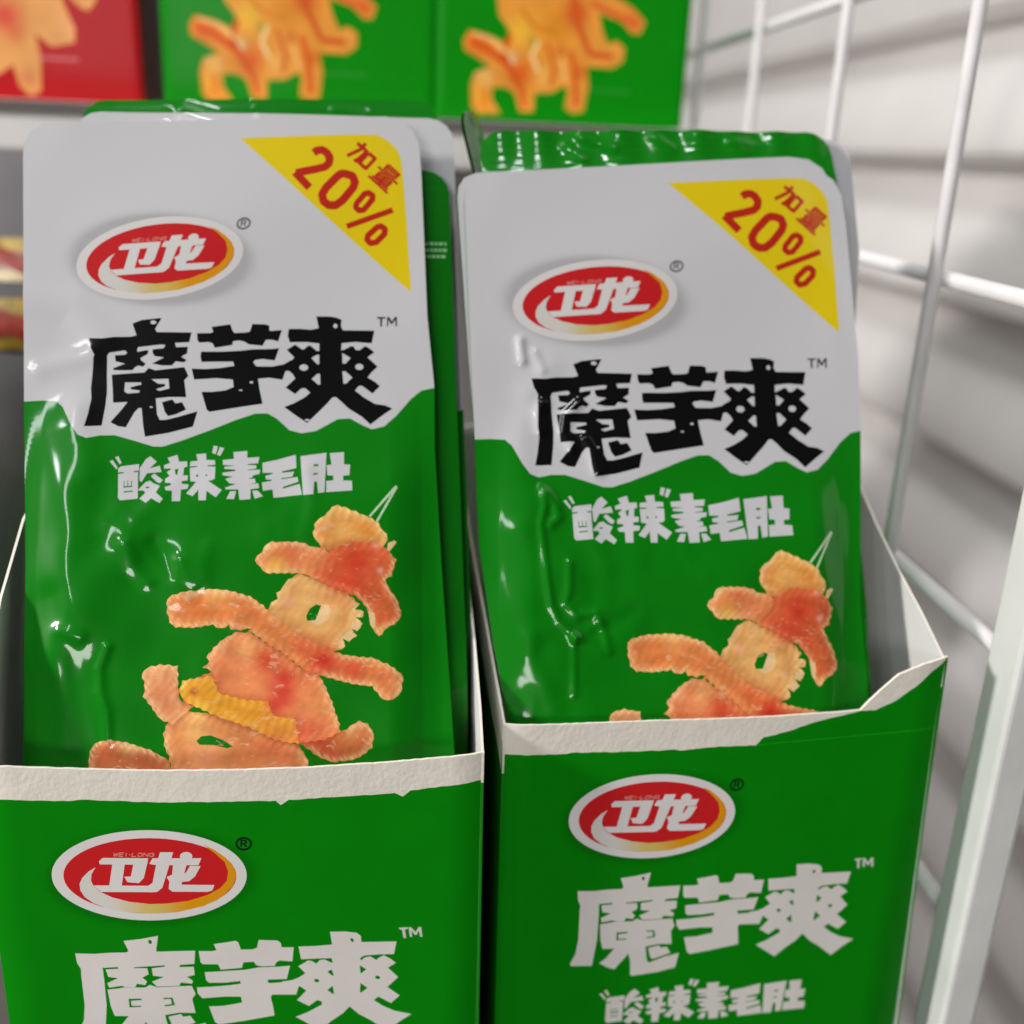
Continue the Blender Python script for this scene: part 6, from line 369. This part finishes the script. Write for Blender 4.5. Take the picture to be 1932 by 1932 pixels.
pA = pouch('snack_pouch', pose(PO['pouchA']), outA, pouch_layers(idn, PA['wave']), ART['ridA'] + CA, -90, .5,
           'white and green snack pouch standing foremost in the left box', GRP_F, fine=-96)
pB = pouch('snack_pouch', pose(PO['pouchB']), outB, pouch_layers(WB, PA['wave']), ART['ridB'] + CB, -71, .5,
           'white and green snack pouch standing foremost in the right box, its left side crinkled', GRP_F, fine=-86)
BH = ART['behind']
copy_tree(pB, pose(BH['B2']), 'white pouch right behind the foremost one in the right box')
def back_pouch(M, label, bend, text=True, hw=45, H=165, front=False, nar=0, ribs=None):
    r = 6; o = [(-hw, -H), (-hw, -r)] + [(-hw + r - r * math.cos(a), -r + r * math.sin(a)) for a in (.4, .8, 1.2)] + [(-hw + r, 0), (hw - r, 0)] + [(hw - r + r * math.sin(a), -r + r * math.cos(a)) for a in (.4, .8, 1.2)] + [(hw, -r), (hw, -30), (hw - nar, -75), (hw - nar, -H)]
    L = []
    if front:
        L.append(dict(part='film', add=[[(-60, -66), (-30, -68), (-22, -78), (0, -80), (20, -74), (32, -79), (60, -68), (60, 9), (-60, 9)]], color=white_ink, mat=M_film))
    if text:
        tx = []
        for k, y in enumerate((-19, -20.6, -22.2)):
            x = hw - 7.5 + (0, -1.2, .4)[k]
            while x < hw - 1.2:
                wd = random.uniform(.5, 1.1); tx += [[(x, y), (x + wd, y), (x + wd, y + .75), (x, y + .75)], ]; x += wd + .3
        L.append(dict(part='lettering', add=tx, color=c8(150, 200, 150), mat=M_film))
    rd = [[[(-20, -2), (-12, -5)], 1.2, .5], [[(-24, -4), (-20, -8)], 1.1, .45], [[(-2, -1.5), (3, -5)], 1.0, .4], [[(18, -3), (26, -4)], 1.0, .3]]
    return pouch('snack_pouch', M, o, L, rd, bend, 1.0, label, GRP_F if front else GRP_B, fine=-85 if front else -40, fm=M_film, bulge=.11 if ribs else .1)
back_pouch(pose(BH['A2']), 'white pouch peeking above the foremost one in the left box, dark green behind it', -122, text=False, front=True)
back_pouch(pose(BH['B4']), 'white pouch in the right box, only its right shoulder showing', -122, text=False, front=True, nar=7)
back_pouch(pose(BH['A3']), 'green pouch back with tiny white print at the right edge of the left box', -118, hw=44)
back_pouch(pose(BH['A4']), 'dark green back of the rearmost snack pouch peeking over the left box', -128, text=False)
back_pouch(pose(BH['B3']), 'bright green pouch back with glinting top seal in the right box', -118, nar=6, ribs=M_rib)

back_pouch(pose([.0112, .284, .0085, 1.28, .30, .04]), 'green pouch seen edge on, poking up in the gap between the two boxes', -118, text=False, hw=9)

# ------------------------------------------------------------------ torn-open display boxes
def wall(name, root, u, side, top, depth, vb, strip, ub=None, inner=M_inner2, outc=M_greencard):
    """side wall at u (mm); side=+1 outer face looks to +u. top: [(w, v)...] cut edge; the outer sheet is peeled off along a strip under it."""
    t = .55; V = []; F = []; mi = []
    W_ = [max(1.0, p[0]) + .02 * i for i, p in enumerate(top)]; T_ = [p[1] for p in top]; ub = u if ub is None else ub; vt = 24
    rows = [lambda i: vb, lambda i: T_[i] - strip - .35 * math.sin(i * 2.1), lambda i: T_[i]]
    n = len(W_)
    for s_ in (0, 1):                         # 0 inner sheet, 1 outer sheet
        for rw in rows:
            for i in range(n): V.append(((u + (ub - u) * (vt - rw(i)) / (vt - vb) + side * (t if s_ else 0)) / 1000, W_[i] / 1000, rw(i) / 1000))
    idx = lambda s_, r, i: s_ * 3 * n + r * n + i
    for s_ in (0, 1):
        for r in (0, 1):
            for i in range(n - 1): F.append((idx(s_, r, i), idx(s_, r, i + 1), idx(s_, r + 1, i + 1), idx(s_, r + 1, i))); mi.append(0 if s_ == 0 else (1 if r == 0 else 2))
    for i in range(n - 1): F.append((idx(0, 2, i), idx(0, 2, i + 1), idx(1, 2, i + 1), idx(1, 2, i))); mi.append(2)
    for r in (0, 1):
        for i in (0, n - 1): F.append((idx(0, r, i), idx(0, r + 1, i), idx(1, r + 1, i), idx(1, r, i))); mi.append(1 if r == 0 else 2)
    return mesh_obj(name, V, F, [inner, outc, M_torn], root, mi)
def rough_line(pts, amp, step=1.2):
    out = []
    for a, b in zip(pts, pts[1:]):
        L = math.hypot(b[0] - a[0], b[1] - a[1]); k = max(1, int(L / step))
        for j in range(k): t = j / k; out.append((a[0] + (b[0] - a[0]) * t, a[1] + (b[1] - a[1]) * t + random.uniform(-amp, amp)))
    out.append(tuple(pts[-1])); return out
def display_box(M, label, lip, tear, u0, u1, vb, lwall, rwall, depth, Wt, Wl, subtext, crease=None):
    root = empty('display_box', M, label, 'display box', 'green display boxes torn open at the front')
    lip = rough_line(lip, .07); tear = rough_line(tear, .10)
    outline = [(u0[1], vb), (u0[0], lip[0][1])] + [p for p in lip if u0[0] < p[0] < u1[0]] + [(u1[0], lip[-1][1]), (u1[1], vb)]
    strip = [(-90, tear[0][1])] + tear + [(90, tear[-1][1]), (90, 90), (-90, 90)]
    lg = {k: Wl(v) for k, v in BX['logo'].items()}
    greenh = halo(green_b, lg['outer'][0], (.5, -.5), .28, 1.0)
    base = dict(part='front_panel', color=greenh, mat=M_card, add=[])
    wc = c8(232, 227, 222)
    L = []
    if crease: L.append(dict(part='front_panel', add=[crease], color=green_b * 1.7 + .004, mat=M_card))
    L += [dict(part='lettering', add=Wt(BX['text_add']), sub=Wt(BX['text_sub']), color=wc, mat=M_card), dict(part='lettering', add=Wt(BX['tm']), color=wc * .9, mat=M_card)]
    if subtext: L.append(dict(part='lettering', add=Wt(BX['sub_add']), sub=Wt(BX['sub_sub']), color=wc, mat=M_card))
    L += logo_layers(lg, 1, M_card, np.array([.004, .03, .006]), 1.0)
    L.append(dict(part='torn_edge', add=[strip], color=(1, 1, 1), mat=M_torn))
    def hf(u, v):
        e0 = np.maximum(0, 7 - (u - u0[0])) / 7; e1 = np.maximum(0, 7 - (u1[0] - u)) / 7
        return -.9 * e0 ** 2 - .9 * e1 ** 2 + .25 * np.sin(u * .06 + .5) * sstep(-60, 20, v)
    q = np.array(outline)
    objs, vv, ff, XYZ = pressed(root, outline, L, base, gridpts(q[:, 0].min(), q[:, 0].max(), vb, q[:, 1].max(), 1.6), 1.3, hf)
    # inner sheet of the board and its cut rim
    od = dens(outline, 2.0); n = len(od); a = np.array(od); H = hf(a[:, 0], a[:, 1]); V = [(x / 1000, -h_ / 1000, z / 1000) for (x, z), h_ in zip(od, H)] + [(x / 1000, (.6 - h_) / 1000, z / 1000) for (x, z), h_ in zip(od, H)]
    F = [(i, (i + 1) % n, n + (i + 1) % n, n + i) for i in range(n)]; mi = [0] * n
    mi = [0 if (a[i, 1] > 20 and a[(i + 1) % n, 1] > 20) else 1 for i in range(n)]
    mesh_obj('cut_rim', V, F, [M_torn, M_greencard], root, mi)
    v2, f2, _ = triang(outline, [], gridpts(q[:, 0].min(), q[:, 0].max(), vb, q[:, 1].max(), 6), 3)
    H2 = hf(v2[:, 0], v2[:, 1]); mesh_obj('inner_face', np.stack([v2[:, 0], .6 - H2, v2[:, 1]], 1) / 1000, f2[:, ::-1], M_inner2, root, smooth=True)
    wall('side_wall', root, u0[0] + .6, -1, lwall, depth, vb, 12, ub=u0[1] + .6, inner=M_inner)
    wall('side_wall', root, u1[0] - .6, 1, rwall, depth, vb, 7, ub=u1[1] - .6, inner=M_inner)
    hb = max(lwall[-1][1], 60)
    V, F = box_vf(u0[0] / 1000, u1[0] / 1000, depth / 1000, (depth + .6) / 1000, vb / 1000, hb / 1000); mesh_obj('back_wall', V, F, [M_inner2], root)
    V, F = box_vf(u0[0] / 1000, u1[0] / 1000, .001, depth / 1000 - .0005, vb / 1000 - .0006, vb / 1000 + .0002); mesh_obj('base', V, F, [M_greencard], root)
    return root, objs
WAt = lambda p: aff(p, ART['boxBtoA']); WBl = lambda p: aff(p, ART['boxAtoB'])
bA, _ = display_box(pose(PO['boxA']), 'green display box torn open at the front, the nearer one at the left', ART['lipA'], ART['tearA'], (-32.2, -31.2), (68.9, 70.8), -73.5,
    [(0, 26), (14, 42), (24, 51.7), (43, 62.9), (70, 70), (112, 74)], [(0, 26), (9, 33), (26, 41.3), (45, 48), (63, 53.9), (80.6, 59.9), (91, 65.9), (114, 70.7)], 114, WAt, idn, True)
tb = ART['tearB']
bB, _ = display_box(pose(PO['boxB']), 'green display box beside the wire rack, its torn flap rising to a corner', ART['lipB'], tb, (-35.2, -34.2), (67.2, 72.6), -76.5,
    [(0, 24.4), (1.4, 24.6), (9, 27.5), (18.4, 30.6), (30, 35), (47.7, 41.1), (60, 46), (71.2, 51.6), (95, 59.9), (112, 63)], [(0, 35.5), (12, 42), (24.6, 48.4), (37.6, 56.2), (49, 64), (66, 70), (112, 74)], 112, idn, WBl, True,
    crease=[(22.6, 16.65), (45, 17.3), (68.5, 18.0), (68.5, 18.25), (45, 17.5), (22.6, 16.85)])

# ------------------------------------------------------------------ rear row of cartons on the raised shelf
Zr = lambda L_: [((1200 + x / 1.932), y / 1.932) for x, y in L_]
def px_to_uv(pts, Y, u_off, z_off):            # picture outline measured on the carton face, millimetres from its lower left corner
    out = []
    for x, y in pts:
        d = np.array([(x - 1536) / 3194.4, (y - 1536) / 3194.4, 1.0]); R_ = np.array(RC); r = R_.T @ d; r = r / r[1] * Y; out.append(((r[0] - u_off) * 1000, (r[2] - z_off) * 1000))
    return out
YR = .46
rear_food = [px_to_uv(Zr([(560, 0), (570, 90), (630, 180), (620, 260), (500, 200), (400, 175), (365, 230), (370, 290), (450, 340), (520, 390), (430, 420), (405, 500), (410, 620), (450, 660), (580, 660), (530, 580), (530, 510), (600, 505), (660, 540), (690, 650), (770, 650), (775, 545), (880, 540), (950, 500), (970, 530), (950, 630), (1000, 660), (1060, 650), (1090, 500), (1080, 390), (1230, 400), (1290, 360), (1300, 280), (1250, 240), (1200, 260), (1170, 180), (1150, 80), (1280, 130), (1340, 200), (1390, 200), (1420, 130), (1350, 50), (1240, -20), (1240, -160), (1000, -420), (700, -420), (560, -250)]), YR, .004, .011)]
rb_ = [((x, y), r, c, w_) for (x, y), r, c, w_ in [(px_to_uv(Zr([(640, 350)]), YR, .004, .011)[0], 2.2, (255, 225, 190), .9), (px_to_uv(Zr([(700, 430)]), YR, .004, .011)[0], 6, (205, 75, 22), .9), (px_to_uv(Zr([(450, 250)]), YR, .004, .011)[0], 6, (214, 90, 28), .8),
    (px_to_uv(Zr([(830, 450)]), YR, .004, .011)[0], 4, (235, 170, 90), .8), (px_to_uv(Zr([(700, 180)]), YR, .004, .011)[0], 6, (238, 180, 60), .8), (px_to_uv(Zr([(770, 245)]), YR, .004, .011)[0], 2.2, (130, 130, 30), .9), (px_to_uv(Zr([(900, 150)]), YR, .004, .011)[0], 8, (212, 130, 30), .8),
    (px_to_uv(Zr([(1020, 80)]), YR, .004, .011)[0], 6, (190, 55, 28), .9), (px_to_uv(Zr([(930, 300)]), YR, .004, .011)[0], 2.6, (190, 82, 25), .8), (px_to_uv(Zr([(1000, 350)]), YR, .004, .011)[0], 2.0, (236, 150, 70), .8), (px_to_uv(Zr([(1050, 420)]), YR, .004, .011)[0], 3, (205, 80, 26), .8), (px_to_uv(Zr([(1230, 320)]), YR, .004, .011)[0], 4, (232, 150, 70), .8), (px_to_uv(Zr([(480, 450)]), YR, .004, .011)[0], 3, (245, 200, 150), .9), (px_to_uv(Zr([(470, 580)]), YR, .004, .011)[0], 4, (220, 120, 30), .8), (px_to_uv(Zr([(1350, 120)]), YR, .004, .011)[0], 5, (215, 100, 50), .8)]]
def thick(ln, w_):
    out = []
    for (ax, ay), (bx, by) in zip(ln, ln[1:]):
        l = math.hypot(bx - ax, by - ay) or 1; nx, ny = -(by - ay) / l * w_, (bx - ax) / l * w_
        out.append([(ax + nx, ay + ny), (bx + nx, by + ny), (bx - nx, by - ny), (ax - nx, ay - ny)])
    return out
SG = [(px_to_uv(Zr(l), YR, .004, .011), w_, c) for l, w_, c in [([(640, 200), (600, 300), (640, 420), (700, 520), (720, 630)], 1.0, (205, 80, 26)), ([(850, 250), (890, 400), (870, 500)], .8, (205, 90, 28)), ([(990, 300), (1010, 420), (1015, 620)], 1.2, (212, 92, 34)), ([(1000, -40), (1030, 150), (1100, 320), (1230, 330)], 1.1, (208, 84, 34)),
    ([(700, 60), (780, 160), (900, 200)], .9, (214, 130, 30)), ([(400, 240), (500, 280), (600, 360), (660, 420)], 1.5, (212, 86, 26)), ([(420, 195), (530, 230), (630, 320)], .6, (245, 190, 120)), ([(930, 350), (960, 480)], .6, (244, 180, 110)), ([(450, 600), (440, 500), (500, 430)], 1.0, (240, 170, 60)), ([(1110, 20), (1250, 90), (1370, 150)], 1.2, (214, 96, 44)), ([(800, 240), (760, 330), (800, 420)], .7, (250, 205, 140))]]
def carton(x0, x1, zb, H, label, base, food, fcol, blobs, twist, gm, txt, gain, strands=()):
    M = Matrix.Translation((x0, YR, ZC + zb)) @ Matrix.Rotation(twist, 4, 'Z')
    root = empty('snack_carton', M, label, 'carton', 'closed cartons in the rear row'); Wd = (x1 - x0) * 1000
    outline = [(0, 0), (Wd, 0), (Wd, H), (0, H)]
    inn = lambda p: [(min(max(a, .6), Wd - .6), min(max(b, .4), H - .5)) for a, b in p]
    L = [dict(part='food_picture', add=[inn(p) for p in food], color=food_col(fcol, blobs, gain), mat=M_cardfood)]
    for ln, wd_, sc_ in strands:
        L.append(dict(part='food_picture', add=thick(inn(ln), wd_), color=c8(*sc_, gain), mat=M_cardfood))
    tx = []; x = txt[0]
    while x < txt[1]: wd = random.uniform(.8, 1.3); tx.append([(x, txt[2]), (x + wd, txt[2]), (x + wd, txt[2] + 1.2), (x, txt[2] + 1.2)]); x += wd + .35
    L.append(dict(part='lettering', add=tx, color=txt[3], mat=M_card))
    hf = lambda u, v: -.7 * (np.maximum(0, 3 - u) / 3) ** 2 - .7 * (np.maximum(0, 3 - (Wd - u)) / 3) ** 2
    pressed(root, outline, L, dict(part='front_panel', color=base, mat=M_card, add=[]), gridpts(0, Wd, 0, H, 2.2), 2.0, hf)
    V, F = box_vf(0.0, Wd / 1000, .0011, .11, 0, H / 1000); o = mesh_obj('body', V, F, gm, root); bev(o, .001)
    return root
carton(-.1022, .0038, .0112, 118, 'green carton in the rear row between the red one and its green twin', green_b, rear_food, (226, 142, 62), rb_, 0, M_greencard, (62, 78, 14, green_b + .03), 1.08, SG)
carton(.0042, .1055, .0112, 118, 'green carton in the rear row, rightmost, beside the wire rack', green_b, rear_food, (226, 142, 62), rb_, 0, M_greencard, (62, 78, 12.5, green_b + .03), 1.08, SG)
Zq = lambda L_: [(x / 1.288, y / 1.288) for x, y in L_]
xr0 = -.2125
rf = [px_to_uv(Zq(p), YR, xr0, .0105) for p in [[(120, -120), (240, -60), (240, 0), (290, 110), (290, 165), (200, 180), (135, 130), (158, 220), (160, 350), (120, 372), (75, 330), (50, 250), (0, 285), (-60, 300), (-120, 200), (-200, 0), (-100, -150)], [(285, -80), (370, -60), (372, 0), (345, 42), (310, 30), (270, -10)]]]
rbl = [(px_to_uv(Zq([(20, 60)]), YR, xr0, .0105)[0], 7, (205, 50, 62), .9), (px_to_uv(Zq([(265, 110)]), YR, xr0, .0105)[0], 4, (240, 160, 120), .8), (px_to_uv(Zq([(60, 130)]), YR, xr0, .0105)[0], 3, (205, 90, 70), .8), (px_to_uv(Zq([(110, 300)]), YR, xr0, .0105)[0], 4, (200, 110, 80), .8)]
carton(xr0, -.1106, .0105, 118, 'red carton in the rear row at the far left', red_b, rf, (222, 150, 96), rbl, 0, M_redcard, (63, 78, 15, np.array([.62, .2, .22])), 1.1)

# ------------------------------------------------------------------ shelving
t = box('rear_shelf', -.7, .128, .447, .62, -.0085, .0105, M_shelf, bevel=.0015); tag(t, 'raised white shelf edge carrying the rear row of cartons', 'shelf')
box('gap_shade_strip', -.699, .127, .4455, .452, .0058, .0102, M_deck, parent=t, bevel=0).location = (0, 0, ZC)  # added dark strip: the shade under the cartons put in as colour
t = box('upright_panel', -.7, .128, .60, .61, -.22, -.0088, M_shelf, bevel=.001); tag(t, 'grey upright panel under the raised shelf, behind the pouches', 'panel')
t = box('shelf_deck', -.7, .131, .17, .60, -.235, -.2215, M_deck, bevel=.001); tag(t, kind='structure')
# price rail along the shelf front edge would be out of view; the rack's end panel:
rk = empty('wire_rack', Matrix.Translation((.135, 0, ZC)), 'white wire side panel with flat steel post at the right', 'wire rack')
for y in (.277, .3665, .463, .56, .655):
    tube('upright_wire', [(0, y, -.24), (0, y, .30)], .0019, M_wire, rk)
for z in (.052, -.0275, -.108, -.183):
    tube('cross_rail', [(.0042, .215, z), (.0042, .70, z)], .0021, M_wire, rk)
V, F = box_vf(0.0005, .0098, .2065, .2195, -.34, .10); o = mesh_obj('post', V, F, M_post, rk); bev(o, .0013, 3)
for z in (.052, -.0275, -.108, -.183):
    V, F = box_vf(.001, .006, .2155, .2185, z - .0022, z + .0022); o = mesh_obj('weld', V, F, M_post, rk); bev(o, .0006)
# louvred white panel of the neighbouring unit
V = []; F = []; per = .0705 * 1.55; X1 = .28 * 1.55; ys = [.2 + i * .1 for i in range(22)]
prof = []
for k in range(-7, 2):
    zt = .012 + k * per
    prof += [(X1 - .020, zt - per), *[(X1 + .032 - .052 * math.sin(q * math.pi / 2), zt - per * q - .0008) for q in (.97, .88, .78, .66, .54, .42, .3, .2, .1, .03)]]
prof += [(X1 - .012, prof[-1][1] + .0005), (X1 - .012, prof[-1][1] + .002), (X1 - .006, .9)]
for y in ys:
    for (x, z) in prof: V.append((x, y, z + ZC))
n = len(prof)
for i in range(len(ys) - 1):
    for k in range(n - 1): F.append((i * n + k, (i + 1) * n + k, (i + 1) * n + k + 1, i * n + k + 1))
o = mesh_obj('louvred_panel', V, F, M_panel, smooth=True); sm = o.modifiers.new('s', 'SOLIDIFY'); sm.thickness = .002
tag(o, 'white louvred panel blurred beyond the wire rack', 'panel')
t = mesh_obj('wall', *box_vf(-2, 3, 2.4, 2.45, 0, 3), M_panel); tag(t, kind='structure')
t = mesh_obj('floor', *box_vf(-4, 4, -3, 2.4, -.02, 0), M_floor); tag(t, kind='structure')

# ------------------------------------------------------------------ other goods at the left edge
M_yel = mat('yellow_print', (.42, .27, .03), rough=.3, coat=.3, vary=(160, .5))
M_redp = mat('red_print', (.36, .03, .012), rough=.3, coat=.3, vary=(200, .4))
def bag(name, M, w_, h_, d_, mt, label, cat):
    root = empty(name, M, label, cat); V = []; F = []; nx, nz = 18, 24
    for s_ in (-1, 1):
        for j in range(nz + 1):
            for i in range(nx + 1):
                a = i / nx * 2 - 1; b = j / nz; e = max(0, 1 - abs(a) ** 3) * (1 - abs(2 * b - 1) ** 4); V.append((a * w_ / 2, s_ * (d_ / 2 * e + .0002) + .0015 * math.sin(a * 5 + b * 7) * e, b * h_))
    N_ = (nx + 1) * (nz + 1)
    for s_ in (0, 1):
        for j in range(nz):
            for i in range(nx):
                q = [s_ * N_ + j * (nx + 1) + i, s_ * N_ + j * (nx + 1) + i + 1, s_ * N_ + (j + 1) * (nx + 1) + i + 1, s_ * N_ + (j + 1) * (nx + 1) + i]; F.append(q if s_ == 0 else q[::-1])
    mesh_obj('film', V, F, mt, root, smooth=True); return root
M_silver = mat('silver_film', (.13, .12, .13), rough=.5, vary=(30, .15))
yb = bag('snack_bag', Matrix.Translation((-.178, .40, ZC - .222)) @ Matrix.Rotation(-.05, 4, 'X'), .13, .215, .03, M_silver, 'pale snack bag with yellow and red bands at the far left edge', 'snack bag')
for z0, z1, mt in ((.170, .185, M_yel), (.173, .182, M_redp), (.146, .164, M_yel), (.149, .160, M_redp)):
    V = []; F = []; k = 20; ofs = .0006 if mt is M_yel else .0012; wd = .06 if mt is M_yel else .052
    for j in range(5):
        z = z0 + (z1 - z0) * j / 4
        for i in range(k + 1):
            a = (i / k * 2 - 1) * wd / .065; b = z / .215; e = max(0, 1 - abs(a) ** 3) * (1 - abs(2 * b - 1) ** 4); V.append((a * .065, -(.015 * e + .0002) + .0015 * math.sin(a * 5 + b * 7) * e - ofs, z + .0022 * math.sin(i * 1.3 + j * .4) * (mt is M_redp)))
    for j in range(4):
        for i in range(k): F.append((j * (k + 1) + i, j * (k + 1) + i + 1, (j + 1) * (k + 1) + i + 1, (j + 1) * (k + 1) + i))
    mesh_obj('printed_band', V, F, mt, yb, smooth=True)
bag('snack_bag', Matrix.Translation((-.163, .30, ZC - .222)) @ Matrix.Rotation(.12, 4, 'Y') @ Matrix.Rotation(-.1, 4, 'X'), .085, .165, .03, M_greyfilm, 'dark grey glossy bag slumped at the left edge beside the left box', 'snack bag')
